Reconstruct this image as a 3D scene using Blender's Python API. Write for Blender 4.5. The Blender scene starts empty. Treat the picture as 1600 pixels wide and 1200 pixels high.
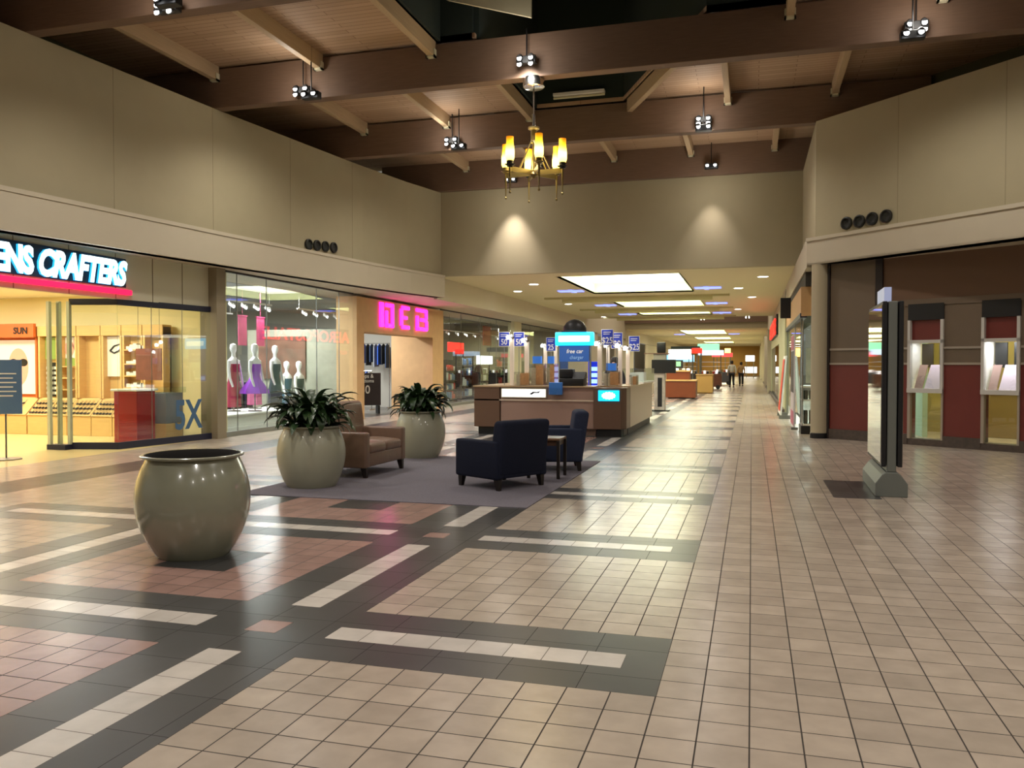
import bpy, bmesh, math, random
from mathutils import Vector, Matrix
S = bpy.context.scene
COL = S.collection
R = math.radians
PI = math.pi
rng = random.Random(7)

# ------------------------------------------------------------------ camera
F = 1300.0; EYE = 1.5; T = 0.2043            # focal length in px of the 1600 frame, eye height, floor tile size
YAW = math.atan(374.6 / F); PITCH = math.atan(30 / F)
cd = bpy.data.cameras.new('camera'); cam = bpy.data.objects.new('camera', cd); COL.objects.link(cam)
cd.sensor_width = 36; cd.lens = 36 * F / 1600; cd.clip_end = 400
cam.location = (0, 0, EYE); cam.rotation_euler = (PI / 2 - PITCH, 0, YAW)
S.camera = cam
FW = Vector((-math.sin(YAW) * math.cos(PITCH), math.cos(YAW) * math.cos(PITCH), -math.sin(PITCH)))
RT = Vector((math.cos(YAW), math.sin(YAW), 0)); UP = RT.cross(FW)
def at(px, py, X=None, Y=None, Z=None):
    """a measured point of the photograph, on a wall X=, Y= or a level Z="""
    d = FW * F + RT * (px - 800) + UP * (600 - py); o = Vector((0, 0, EYE))
    if X is not None: t = X / d.x
    elif Y is not None: t = Y / d.y
    else: t = (Z - EYE) / d.z
    return o + d * t
# ------------------------------------------------------------------ world, exposure
W = bpy.data.worlds.new('world'); S.world = W; W.use_nodes = True
W.node_tree.nodes['Background'].inputs[0].default_value = (0.9, 0.85, 0.7, 1)
W.node_tree.nodes['Background'].inputs[1].default_value = 0.15
S.view_settings.view_transform = 'Standard'; S.view_settings.look = 'None'
S.view_settings.gamma = 1; S.view_settings.use_curve_mapping = False
S.view_settings.exposure = 0.45
S.cycles.max_bounces = 7; S.cycles.glossy_bounces = 4; S.cycles.transparent_max_bounces = 12
S.cycles.sample_clamp_indirect = 4; S.cycles.sample_clamp_direct = 0
def light(kind, loc, energy, color=(1, 1, 1), size=.3, size_y=None, rot=(0, 0, 0), spot=None, blend=.6):
    l = bpy.data.lights.new('lamp_or_fill', kind); l.energy = energy; l.color = color
    o = bpy.data.objects.new('lamp_or_fill', l); COL.objects.link(o); o.location = loc; o.rotation_euler = rot
    if kind == 'AREA':
        l.size = size
        if size_y: l.shape = 'RECTANGLE'; l.size_y = size_y
    else: l.shadow_soft_size = size
    if spot: l.spot_size = R(spot); l.spot_blend = blend
    return o
HALL = (1.0, 0.94, 0.86)
# ------------------------------------------------------------------ materials
def srgb(c):
    if isinstance(c, str): c = [int(c[i:i + 2], 16) / 255 for i in (0, 2, 4)]
    return tuple((x / 12.92 if x <= .04045 else ((x + .055) / 1.055) ** 2.4) for x in c) + (1,)
def M(name, col, rough=.6, metal=0, emit=0, ecol=None, noise=0, nscale=8, spec=.5, bump=0, coat=0, stretch=None):
    m = bpy.data.materials.new(name); m.use_nodes = True; nt = m.node_tree; b = nt.nodes['Principled BSDF']
    c = srgb(col); b.inputs['Base Color'].default_value = c; b.inputs['Roughness'].default_value = rough
    b.inputs['Metallic'].default_value = metal; b.inputs['Specular IOR Level'].default_value = spec
    b.inputs['Coat Weight'].default_value = coat; b.inputs['Coat Roughness'].default_value = .08
    if emit:
        b.inputs['Emission Color'].default_value = srgb(ecol or col); b.inputs['Emission Strength'].default_value = emit
    if noise or bump:
        tc = nt.nodes.new('ShaderNodeTexCoord'); mp = nt.nodes.new('ShaderNodeMapping'); nz = nt.nodes.new('ShaderNodeTexNoise')
        nz.inputs['Scale'].default_value = nscale; nz.inputs['Detail'].default_value = 5
        if stretch: mp.inputs['Scale'].default_value = stretch
        nt.links.new(tc.outputs['Object'], mp.inputs[0]); nt.links.new(mp.outputs[0], nz.inputs[0])
        if noise:
            mx = nt.nodes.new('ShaderNodeMixRGB'); mx.inputs[1].default_value = tuple(x * (1 - noise) for x in c[:3]) + (1,)
            mx.inputs[2].default_value = tuple(min(1, x * (1 + noise)) for x in c[:3]) + (1,)
            nt.links.new(nz.outputs[0], mx.inputs[0]); nt.links.new(mx.outputs[0], b.inputs['Base Color'])
        if bump:
            bp = nt.nodes.new('ShaderNodeBump'); bp.inputs['Strength'].default_value = bump; bp.inputs['Distance'].default_value = .02
            nt.links.new(nz.outputs[0], bp.inputs['Height']); nt.links.new(bp.outputs[0], b.inputs['Normal'])
    return m
def tile(name, col, w=T, h=T, off=(0, 0), grout='3a322b', rough=.3, var=.10, gw=.007, sheen=.5):
    m = bpy.data.materials.new(name); m.use_nodes = True; nt = m.node_tree; b = nt.nodes['Principled BSDF']
    tc = nt.nodes.new('ShaderNodeTexCoord'); mp = nt.nodes.new('ShaderNodeMapping'); br = nt.nodes.new('ShaderNodeTexBrick')
    mp.inputs['Location'].default_value = (off[0] + 200 * w, off[1] + 200 * h, 0)
    br.offset = 0; br.squash = 1; br.inputs['Scale'].default_value = 1
    br.inputs['Mortar Size'].default_value = gw / 2; br.inputs['Mortar Smooth'].default_value = .1
    br.inputs['Brick Width'].default_value = w; br.inputs['Row Height'].default_value = h
    c = srgb(col)
    br.inputs['Color1'].default_value = tuple(x * (1 - var) for x in c[:3]) + (1,)
    br.inputs['Color2'].default_value = tuple(min(1, x * (1 + var)) for x in c[:3]) + (1,)
    br.inputs['Mortar'].default_value = srgb(grout)
    nz = nt.nodes.new('ShaderNodeTexNoise'); nz.inputs['Scale'].default_value = 6; nz.inputs['Detail'].default_value = 6
    mx = nt.nodes.new('ShaderNodeMixRGB'); mx.blend_type = 'MULTIPLY'; mx.inputs[0].default_value = .35
    nt.links.new(tc.outputs['Object'], mp.inputs[0]); nt.links.new(mp.outputs[0], br.inputs[0]); nt.links.new(tc.outputs['Object'], nz.inputs[0])
    nt.links.new(br.outputs[0], mx.inputs[1]); nt.links.new(nz.outputs[0], mx.inputs[2]); nt.links.new(mx.outputs[0], b.inputs['Base Color'])
    mr = nt.nodes.new('ShaderNodeMapRange'); mr.inputs[3].default_value = rough; mr.inputs[4].default_value = .8
    nt.links.new(br.outputs['Fac'], mr.inputs[0]); nt.links.new(mr.outputs[0], b.inputs['Roughness'])
    b.inputs['Specular IOR Level'].default_value = sheen
    bp = nt.nodes.new('ShaderNodeBump'); bp.inputs['Strength'].default_value = .12; bp.inputs['Distance'].default_value = .01; bp.invert = True
    nt.links.new(br.outputs['Fac'], bp.inputs['Height']); nt.links.new(bp.outputs[0], b.inputs['Normal'])
    return m
def glass(name, tint=(.93, .97, .95), refl=.04):
    m = bpy.data.materials.new(name); m.use_nodes = True; nt = m.node_tree; nt.nodes.clear()
    o = nt.nodes.new('ShaderNodeOutputMaterial'); t = nt.nodes.new('ShaderNodeBsdfTransparent'); g = nt.nodes.new('ShaderNodeBsdfGlossy')
    t.inputs[0].default_value = tint + (1,); g.inputs['Roughness'].default_value = .01
    ge = nt.nodes.new('ShaderNodeNewGeometry'); dt = nt.nodes.new('ShaderNodeVectorMath'); dt.operation = 'DOT_PRODUCT'
    nt.links.new(ge.outputs['Normal'], dt.inputs[0]); nt.links.new(ge.outputs['Incoming'], dt.inputs[1])
    ab = nt.nodes.new('ShaderNodeMath'); ab.operation = 'ABSOLUTE'; nt.links.new(dt.outputs['Value'], ab.inputs[0])
    su = nt.nodes.new('ShaderNodeMath'); su.operation = 'SUBTRACT'; su.inputs[0].default_value = 1; nt.links.new(ab.outputs[0], su.inputs[1])
    fr = nt.nodes.new('ShaderNodeMath'); fr.operation = 'POWER'; fr.inputs[1].default_value = 5; nt.links.new(su.outputs[0], fr.inputs[0])
    ad = nt.nodes.new('ShaderNodeMath'); ad.operation = 'MULTIPLY_ADD'; ad.inputs[1].default_value = .9; ad.inputs[2].default_value = refl + .04
    mx = nt.nodes.new('ShaderNodeMixShader')
    nt.links.new(fr.outputs[0], ad.inputs[0]); nt.links.new(ad.outputs[0], mx.inputs[0])
    nt.links.new(t.outputs[0], mx.inputs[1]); nt.links.new(g.outputs[0], mx.inputs[2]); nt.links.new(mx.outputs[0], o.inputs[0])
    return m
m_wall = M('wall_paint', 'a59a7c', .8, noise=.04, nscale=3)
m_fascia = M('fascia_paint', 'beb39c', .75, noise=.03, nscale=3)
m_groove = M('groove', '8c8066', .9)
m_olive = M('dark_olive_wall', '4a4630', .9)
m_well = M('skylight_well', '26302a', .9)
m_cream = M('cream_board', 'cfc8a8', .8)
m_beam = M('dark_glulam', '745c4a', .65, noise=.22, nscale=5, stretch=(.6, 6, 9))
m_purlin = M('purlin_wood', 'b39a78', .6, noise=.15, nscale=5, stretch=(8, .6, 8))
m_ceil = M('ceiling_paint', 'cdc29c', .85)
m_drop = M('drop_soffit', 'b9b184', .8)
m_cove = M('cove_glow', 'fffce0', .6, emit=3.2, ecol='fbffdc')
m_coveside = M('cove_side', 'e8ecb8', .8)
m_blue = M('blue_neon', '5a6cff', .5, emit=2.2, ecol='6a78ff')
m_down = M('downlight_glow', 'ffffff', .5, emit=9)
m_chrome = M('chrome', 'd8d8d8', .18, 1)
m_steel = M('steel', '8a8c88', .35, .9)
m_black = M('black', '0c0c0e', .5)
m_dkmetal = M('dark_metal', '2a2a2c', .45, .5)
m_navytrim = M('navy_trim', '1c2038', .4)
m_taupe = M('taupe_post', '8d8068', .6)
m_glass = glass('shop_glass')
m_caseglass = glass('case_glass', (.9, .96, .93), .06)
m_white = M('white', 'e8e6e0', .5)
m_whitelit = M('white_lightbox', 'ffffff', .5, emit=1.6)
m_redneon = M('red_neon', 'ff2a2a', .5, emit=2.4, ecol='ff2418')
m_pink = M('magenta_neon', 'ff30c0', .5, emit=2.1, ecol='ff28b8')
m_cyanlit = M('cyan_lightbox', '20c0f0', .5, emit=1.5, ecol='10b8f4')
m_crimson = M('crimson_neon_bar', 'f01848', .5, emit=1.1, ecol='f81450')
m_letterlit = M('lit_white_letter', 'f0ffff', .5, emit=1.4, ecol='e0faff')
m_letterside = M('letter_return', '30a8d8', .5, emit=1.0, ecol='30b8f0')
m_oak = M('light_oak', 'd8b070', .5, noise=.12, nscale=4, stretch=(1, 1, 8))
m_orange = M('orange_panel', 'c86428', .5)
m_tanstone = M('tan_portal', 'c8a070', .7, noise=.1, nscale=5)
m_shade = None

def deck_mat():
    m = bpy.data.materials.new('roof_deck_boards'); m.use_nodes = True; nt = m.node_tree; b = nt.nodes['Principled BSDF']
    tc = nt.nodes.new('ShaderNodeTexCoord'); mp = nt.nodes.new('ShaderNodeMapping'); br = nt.nodes.new('ShaderNodeTexBrick')
    mp.inputs['Location'].default_value = (60, 60, 0); br.offset = .37
    br.inputs['Scale'].default_value = 1; br.inputs['Brick Width'].default_value = 1.9; br.inputs['Row Height'].default_value = .13
    br.inputs['Mortar Size'].default_value = .006
    br.inputs['Color1'].default_value = srgb('a88a6c'); br.inputs['Color2'].default_value = srgb('b5977a'); br.inputs['Mortar'].default_value = srgb('7a5a40')
    nt.links.new(tc.outputs['Object'], mp.inputs[0]); nt.links.new(mp.outputs[0], br.inputs[0]); nt.links.new(br.outputs[0], b.inputs['Base Color'])
    b.inputs['Roughness'].default_value = .7
    return m
m_deck = deck_mat()
# ------------------------------------------------------------------ mesh builder
class MB:
    def __init__(s): s.v = []; s.f = []; s.mi = []; s.sm = []
    def add(s, vs, fs, mi=0, smooth=False):
        n = len(s.v); s.v += [tuple(v) for v in vs]
        for f in fs: s.f.append(tuple(i + n for i in f)); s.mi.append(mi); s.sm.append(smooth)
        return s
    def box(s, x0, x1, y0, y1, z0, z1, mi=0):
        if x0 > x1: x0, x1 = x1, x0
        if y0 > y1: y0, y1 = y1, y0
        if z0 > z1: z0, z1 = z1, z0
        vs = [(x, y, z) for z in (z0, z1) for y in (y0, y1) for x in (x0, x1)]
        return s.add(vs, [(0, 2, 3, 1), (4, 5, 7, 6), (0, 1, 5, 4), (1, 3, 7, 5), (3, 2, 6, 7), (2, 0, 4, 6)], mi)
    def rbox(s, x0, x1, y0, y1, z0, z1, r=.02, seg=3, mi=0, bulge=0):
        """box with rounded edges"""
        bm = bmesh.new(); bmesh.ops.create_cube(bm, size=1)
        for v in bm.verts: v.co = Vector(((x0 + x1) / 2 + v.co.x * (x1 - x0), (y0 + y1) / 2 + v.co.y * (y1 - y0), (z0 + z1) / 2 + v.co.z * (z1 - z0)))
        bmesh.ops.bevel(bm, geom=bm.edges[:], offset=r, segments=seg, affect='EDGES', profile=.5)
        if bulge:
            c = Vector(((x0 + x1) / 2, (y0 + y1) / 2, (z0 + z1) / 2))
            bmesh.ops.subdivide_edges(bm, edges=[e for e in bm.edges if e.calc_length() > .15], cuts=4, use_grid_fill=True)
            for v in bm.verts:
                u = 1 - min(1, abs(v.co.x - c.x) / ((x1 - x0) / 2)) ** 2; w = 1 - min(1, abs(v.co.y - c.y) / ((y1 - y0) / 2)) ** 2
                if v.co.z > c.z: v.co.z += bulge * u * w
        bm.verts.ensure_lookup_table(); bm.verts.index_update()
        s.add([v.co.copy() for v in bm.verts], [[v.index for v in f.verts] for f in bm.faces], mi, True); bm.free(); return s
    def prism(s, pts, z0, z1, mi=0):
        """extrude a plan polygon (counter-clockwise) from z0 to z1"""
        a = sum(pts[i][0] * pts[(i + 1) % len(pts)][1] - pts[(i + 1) % len(pts)][0] * pts[i][1] for i in range(len(pts)))
        if a < 0: pts = pts[::-1]
        n = len(pts); vs = [(p[0], p[1], z0) for p in pts] + [(p[0], p[1], z1) for p in pts]
        fs = [tuple(range(n - 1, -1, -1)), tuple(range(n, 2 * n))] + [(i, (i + 1) % n, n + (i + 1) % n, n + i) for i in range(n)]
        return s.add(vs, fs, mi)
    def wall(s, p, q, z0, z1, th=.1, side=1, mi=0):
        """vertical slab from plan point p to q, thickness to the left (side 1) or right (-1) of p->q"""
        d = Vector((q[0] - p[0], q[1] - p[1])).normalized(); n = Vector((-d.y, d.x)) * th * side
        return s.prism([tuple(p[:2]), tuple(q[:2]), (q[0] + n.x, q[1] + n.y), (p[0] + n.x, p[1] + n.y)], z0, z1, mi)
    def quad(s, a, b, c, d, mi=0): return s.add([a, b, c, d], [(0, 1, 2, 3)], mi)
    def tube(s, pts, r, n=10, mi=0, caps=True):
        pts = [Vector(p) for p in pts]; rs = r if isinstance(r, (list, tuple)) else [r] * len(pts); vs = []; fs = []
        up = Vector((0, 0, 1))
        for i, p in enumerate(pts):
            d = (pts[min(i + 1, len(pts) - 1)] - pts[max(i - 1, 0)]).normalized()
            a = d.cross(up)
            if a.length < 1e-3: a = d.cross(Vector((1, 0, 0)))
            a.normalize(); b = d.cross(a)
            for k in range(n):
                t = 2 * PI * k / n; vs.append(p + (a * math.cos(t) + b * math.sin(t)) * rs[i])
        for i in range(len(pts) - 1):
            for k in range(n): fs.append((i * n + k, i * n + (k + 1) % n, (i + 1) * n + (k + 1) % n, (i + 1) * n + k))
        if caps: fs += [tuple(range(n - 1, -1, -1)), tuple(range((len(pts) - 1) * n, len(pts) * n))]
        return s.add(vs, fs, mi, True)
    def lathe(s, prof, n=40, c=(0, 0, 0), mi=0):
        vs = []; fs = []
        for (r, z) in prof:
            for k in range(n): t = 2 * PI * k / n; vs.append((c[0] + r * math.cos(t), c[1] + r * math.sin(t), c[2] + z))
        for i in range(len(prof) - 1):
            for k in range(n): fs.append((i * n + k, i * n + (k + 1) % n, (i + 1) * n + (k + 1) % n, (i + 1) * n + k))
        return s.add(vs, fs, mi, True)
    def disc(s, c, r, axis='Z', n=24, mi=0, sx=1, sy=1):
        vs = []
        for k in range(n):
            t = 2 * PI * k / n; u, w = r * sx * math.cos(t), r * sy * math.sin(t)
            vs.append((c[0] + u, c[1] + w, c[2]) if axis == 'Z' else ((c[0] + u, c[1], c[2] + w) if axis == 'Y' else (c[0], c[1] + u, c[2] + w)))
        return s.add(vs, [tuple(range(n))], mi)
    def build(s, name, mats, parent=None, bevel=0, loc=None):
        me = bpy.data.meshes.new(name); me.from_pydata(s.v, [], s.f); me.update()
        for m in (mats if isinstance(mats, (list, tuple)) else [mats]): me.materials.append(m)
        me.polygons.foreach_set('material_index', s.mi); me.polygons.foreach_set('use_smooth', s.sm)
        bm = bmesh.new(); bm.from_mesh(me); bmesh.ops.recalc_face_normals(bm, faces=bm.faces[:]); bm.to_mesh(me); bm.free()
        o = bpy.data.objects.new(name, me); COL.objects.link(o)
        if parent is not None: o.parent = parent
        if loc is not None: o.location = loc
        if bevel:
            b = o.modifiers.new('bevel', 'BEVEL'); b.width = bevel; b.segments = 2; b.limit_method = 'ANGLE'; b.angle_limit = R(50)
        if any(s.sm):
            try: me.set_sharp_from_angle(angle=R(40))
            except Exception: pass
        return o
def tag(o, label, cat, group=None, kind=None):
    o['label'] = label; o['category'] = cat
    if group: o['group'] = group
    if kind: o['kind'] = kind
    return o
def thing(name, label, cat, loc=(0, 0, 0), rz=0, group=None):
    o = bpy.data.objects.new(name, None); COL.objects.link(o); o.location = loc; o.rotation_euler = (0, 0, rz); o.empty_display_size = .1
    return tag(o, label, cat, group)
def structure(o): o['kind'] = 'structure'; return o
KIDS = {}
def copy_tree(o, parent=None):
    c = o.copy(); COL.objects.link(c)
    if parent is not None: c.parent = parent
    for ch in list(o.children): copy_tree(ch, c)
    return c
def text_mesh(name, body, size, mat, parent=None, extrude=.01, bold=0, xs=1.0, shear=0, align='LEFT', mats2=None, spacing=1):
    cu = bpy.data.curves.new(name, 'FONT'); cu.body = body; cu.size = size; cu.extrude = extrude; cu.offset = bold; cu.shear = shear
    cu.align_x = align; cu.space_character = spacing; cu.resolution_u = 3
    t = bpy.data.objects.new('tmp', cu); COL.objects.link(t); bpy.context.view_layer.update()
    me = bpy.data.meshes.new_from_object(t.evaluated_get(bpy.context.evaluated_depsgraph_get()))
    COL.objects.unlink(t); bpy.data.objects.remove(t); bpy.data.curves.remove(cu)
    for v in me.vertices: v.co.x *= xs
    me.materials.clear(); me.materials.append(mat); me.name = name
    if mats2:
        me.materials.append(mats2)
        for p in me.polygons: p.material_index = 0 if p.normal.z > .5 else 1
    o = bpy.data.objects.new(name, me); COL.objects.link(o)
    if parent is not None: o.parent = parent
    return o
def place_text(o, loc, facing):
    """text baseline start at loc; facing = plan direction the text looks towards"""
    f = Vector((facing[0], facing[1], 0)).normalized(); x = Vector((0, 0, 1)).cross(f); 
    m = Matrix((x, Vector((0, 0, 1)), f)).transposed().to_4x4(); m.translation = Vector(loc)
    o.matrix_local = m
    return o

# ================================================================== FLOOR
m_tcream = tile('cream_tile', 'c2b3a2', off=(0, -.42 * T), rough=.24)
m_tpink = tile('pink_tile', 'b28f84', off=(0, -.42 * T), rough=.24)
m_tslate = tile('slate_tile', '4a4a4a', w=1.9 * T, h=1.9 * T, off=(0, -.42 * T), grout='2a2826', rough=.3, var=.2, gw=.004)
m_twhite = tile('ivory_tile', 'e2dad0', off=(.5 * T, -.42 * T), grout='6a6056', rough=.24, gw=.005)
m_twhite2 = tile('ivory_tile_cross', 'e2dad0', off=(0, -.92 * T), grout='6a6056', rough=.24, gw=.005)
m_tpink2 = tile('pink_centre_tile', 'b28f84', off=(.5 * T, -.92 * T), rough=.24)
m_shopyel = M('shop_vinyl_floor', 'd8c48c', .25)
m_shopdark = M('shop_dark_floor', '5a5650', .3)
Y0 = 18.42
def floor_mat(x, y):
    """tile coordinates -> material slot: 0 cream 1 pink 2 slate 3 ivory 4 yellow vinyl 5 dark shop"""
    if x * T < -10.5: return 4 if y * T < 14.8 else (5 if y * T < 46 else 0)
    if x < -45 or x > 8.4: return 0
    if -45 < x < -41: return 2
    if 4.4 < x < 6.9 and 49 < y < 56.3: return 2
    if x > -2 or x < -37 or y > 220: return 0
    ky = (y - Y0) % 13; band = ky < 4; k = math.floor((y - Y0) / 13)
    lon = (-15 < x < -11) or (-28 < x < -24)
    xc = -13 if x > -20 else -26
    if lon and band:
        return 7 if (abs(x - xc) < .5 and 1.5 < ky < 2.5) else 2
    if lon: return 3 if abs(x - xc) < .5 else 2
    if band:
        if 1.5 < ky < 2.5 and not (-3 < x < -2) and not (-37 < x < -36): return 6
        return 2
    if -24 < x < -15:
        yc = Y0 + 13 * (k + 1) - 4.5 + 0
        if abs(x + 19.5) < 1.5 and abs(ky - 8.5) < 1.5: return 2
        return 1
    return 0
xs = sorted(set([-200, -51.4, -45, -41, -37, -36, -28, -26.5, -25.5, -24, -21, -18, -15, -13.5, -12.5, -11, -3, -2, 4.4, 6.9, 8.4, 70]))
ys = [-50.]
for k in range(-6, 16):
    b = Y0 + 13 * k; ys += [b, b + 1.5, b + 2.5, b + 4, b + 7, b + 10]
ys = sorted(set([y for y in ys if y > -50] + [-50., 14.8 / T, 46 / T, 49, 56.3, 220, 620]))
fb = MB()
for i in range(len(xs) - 1):
    for j in range(len(ys) - 1):
        x0, x1, y0, y1 = xs[i] * T, xs[i + 1] * T, ys[j] * T, ys[j + 1] * T
        fb.add([(x0, y0, 0), (x1, y0, 0), (x1, y1, 0), (x0, y1, 0)], [(0, 1, 2, 3)], floor_mat((xs[i] + xs[i + 1]) / 2, (ys[j] + ys[j + 1]) / 2))
structure(fb.build('floor', [m_tcream, m_tpink, m_tslate, m_twhite, m_shopyel, m_shopdark, m_twhite2, m_tpink2]))

# ================================================================== UPPER WALLS AND FASCIAS
LP = [(-11.6, -9), (-11.2, 2), (-10.85, 6), (-10.6, 9.4), (-10.35, 11.8), (-10.08, 14.4), (-9.75, 17), (-9.45, 19.2), (-9.1, 21.2), (-8.72, 22.8)]
def poly_wall(pts, z0, z1, th, off=0):
    """continuous slab following a polyline; off shifts it to the right of travel, thickness to the left"""
    b = MB(); P = []
    for i, p in enumerate(pts):
        a = Vector(pts[max(i - 1, 0)]); c = Vector(pts[min(i + 1, len(pts) - 1)]); d = (c - a).normalized(); n = Vector((d.y, -d.x))
        P.append((Vector(p) + n * off, Vector(p) + n * (off - th)))
    for i in range(len(P) - 1): b.prism([tuple(P[i][0]), tuple(P[i + 1][0]), tuple(P[i + 1][1]), tuple(P[i][1])], z0, z1)
    return b, P
def lerp_poly(pts, y):
    for a, b in zip(pts, pts[1:]):
        if a[1] <= y <= b[1]: t = (y - a[1]) / (b[1] - a[1]); return a[0] + (b[0] - a[0]) * t
    return pts[-1][0]
b, _ = poly_wall(LP, 4.0, 6.5, .25)
for py in (7.0, 9.35, 11.7, 14.05, 16.4, 18.75):
    x = lerp_poly(LP, py); b.box(x - .01, x + .003, py, py + .006, 4.1, 6.5, 1)
structure(b.build('wall_left', [m_wall, m_groove]))
b, _ = poly_wall(LP, 3.46, 4.1, .3, .13)
b2, _ = poly_wall(LP, 4.03, 4.1, .1, .145); n = len(b.v); b.add(b2.v, b2.f, 0)
b.box(-8.85, -8.95, 22.8, 46, 3.42, 4.1)                         # corridor fascia continues
b.add([], [])
structure(b.build('trim_1', m_fascia))
b = MB(); b.prism([(-10.0, -9)] + [(p[0] + .05, p[1]) for p in LP[1:]] + [(-8.9, 22.8), (-8.9, 46), (-11.9, 46), (-11.9, -9)], 3.46, 3.5)
structure(b.build('ceiling_soffit', m_fascia))
HB = 4.08
b = MB().box(-9.0, 1.4, 22.8, 23.0, HB, 7.45)
structure(b.build('wall_back', m_wall))
# right-hand walls: straight return, then the diagonal
DR = Vector((1, -1)).normalized()
rp = [(1.24, 22.8), (1.24, 18.27)]; re_ = (1.24 + 8 , 18.27 - 8)
b = MB().wall(rp[0], rp[1], 4.0, 6.5, .25, 1).wall(rp[1], re_, 4.0, 6.5, .25, 1)
for t in (1.9, 3.9, 5.9):
    q = Vector(rp[1]) + DR * t; b.wall(q, q + DR * .006, 4.1, 6.5, .003, -1, 1)
structure(b.build('wall_right', [m_wall, m_groove]))
fo = Vector((-1, -1)).normalized() * .18
p1 = (1.07, 18.2); p2 = (re_[0] + fo.x, re_[1] + fo.y)
b = MB().wall(p1, p2, 3.54, 4.1, .35, 1).wall((1.07, 46), p1, 3.5, 4.1, .12, 1).wall((p1[0] - .02, p1[1] - .02), (p2[0] - .02, p2[1] - .02), 4.03, 4.1, .06, 1)
structure(b.build('trim_2', m_fascia))
SA = Vector((1.51, 18.05)); SB = Vector((4.45, 15.96)); SD = (SB - SA).normalized(); SN = Vector((-SD.y, SD.x))    # SN points into the shop
sq = lambda s, d=0: SA + SD * s + SN * d
b = MB().prism([p1, p2, (p2[0] + 4, p2[1] + 5), (1.6, 22)], 3.54, 3.58)
structure(b.build('ceiling_soffit', m_fascia))
# side and rear closure of the hall
b = MB().box(9.2, 9.4, -9, 10.4, 0, 6.5); structure(b.build('wall_side', m_wall))
b = MB().box(-14, 9.4, -9.2, -9, 0, 7.5); structure(b.build('wall_rear', m_wall))
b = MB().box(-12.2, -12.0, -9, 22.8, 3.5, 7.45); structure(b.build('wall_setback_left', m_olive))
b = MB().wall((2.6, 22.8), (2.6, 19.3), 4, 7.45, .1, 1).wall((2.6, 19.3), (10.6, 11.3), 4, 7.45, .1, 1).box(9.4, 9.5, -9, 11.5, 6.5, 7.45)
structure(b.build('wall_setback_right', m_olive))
# ================================================================== ROOF
ZD = 7.3
holes = [(-5.45, .45, 10.3, 13.95)]
b = MB()
def deck_rect(x0, x1, y0, y1): b.box(x0, x1, y0, y1, ZD, ZD + .08)
deck_rect(-12.5, 11, -9.2, 10.2)
deck_rect(-12.5, -5.45, 10.2, 14.1); deck_rect(.6, 11, 10.2, 14.1)
deck_rect(-12.5, -4.75, 14.1, 18.35)
b.prism([(-.75, 14.1), (11, 14.1), (11, 18.35), (-2.75, 18.35)], ZD, ZD + .08)
deck_rect(-12.5, 11, 18.35, 23)
structure(b.build('ceiling', m_deck))
b = MB()
b.box(-5.5, -5.4, 10.2, 14.2, ZD, 10); b.box(.5, .6, 10.2, 14.2, ZD, 10); b.box(-5.5, .6, 10.1, 10.2, ZD, 10)
b.box(-4.8, -4.7, 14.2, 18.4, ZD, 10); b.wall((-.75, 14.2), (-2.75, 18.4), ZD, 10, .1, -1); b.box(-4.8, -2.6, 18.4, 18.5, ZD, 10)
b.box(-5.5, -4.8, 14.1, 14.2, ZD, 10); b.box(-.75, .6, 14.1, 14.2, ZD, 10); b.box(-5.5, .6, 10.1, 18.5, 10, 10.1)
structure(b.build('ceiling_skylight', m_well))
q0, q1, q2 = at(700, 0, Y=13.7), at(830, 27, Y=13.7), at(830, -60, Y=13.7); q3 = at(560, -60, Y=13.7)
b = MB().add([q0, q1, q2, q3] + [q + Vector((0, .05, 0)) for q in (q0, q1, q2, q3)], [(0, 1, 2, 3), (7, 6, 5, 4), (0, 4, 5, 1), (1, 5, 6, 2), (2, 6, 7, 3), (3, 7, 4, 0)])
structure(b.build('trim_3', m_cream))
# beams
beamY = [-1.9, 2.1, 6.1, 10.1, 14.1, 18.35, 22.62]
names = ['behind the camera at the rear of the hall', 'over the near floor', 'crossing above the near end of the hall', 'crossing the top left corner of the picture',
         'in front that carries the chandelier', 'third back, behind the chandelier', 'farthest, against the plain end wall']
for Y, nm in zip(beamY, names):
    if Y < 5: continue
    xr = 4.2 if Y > 20 else 10.5
    if Y > 20: b = MB().box(-10.5, 2.4, Y - .02, Y + .16, 6.5, 7.3)
    else: b = MB().box(-11.95, 9.35 if Y < 10 else (7.6 if Y < 12 else (6.5 if Y < 16 else 3.4)), Y, Y + .24, 6.5, 7.25)
    tag(b.build('roof_beam', m_beam, bevel=.01), 'dark brown timber roof beam ' + nm, 'beam')
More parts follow.
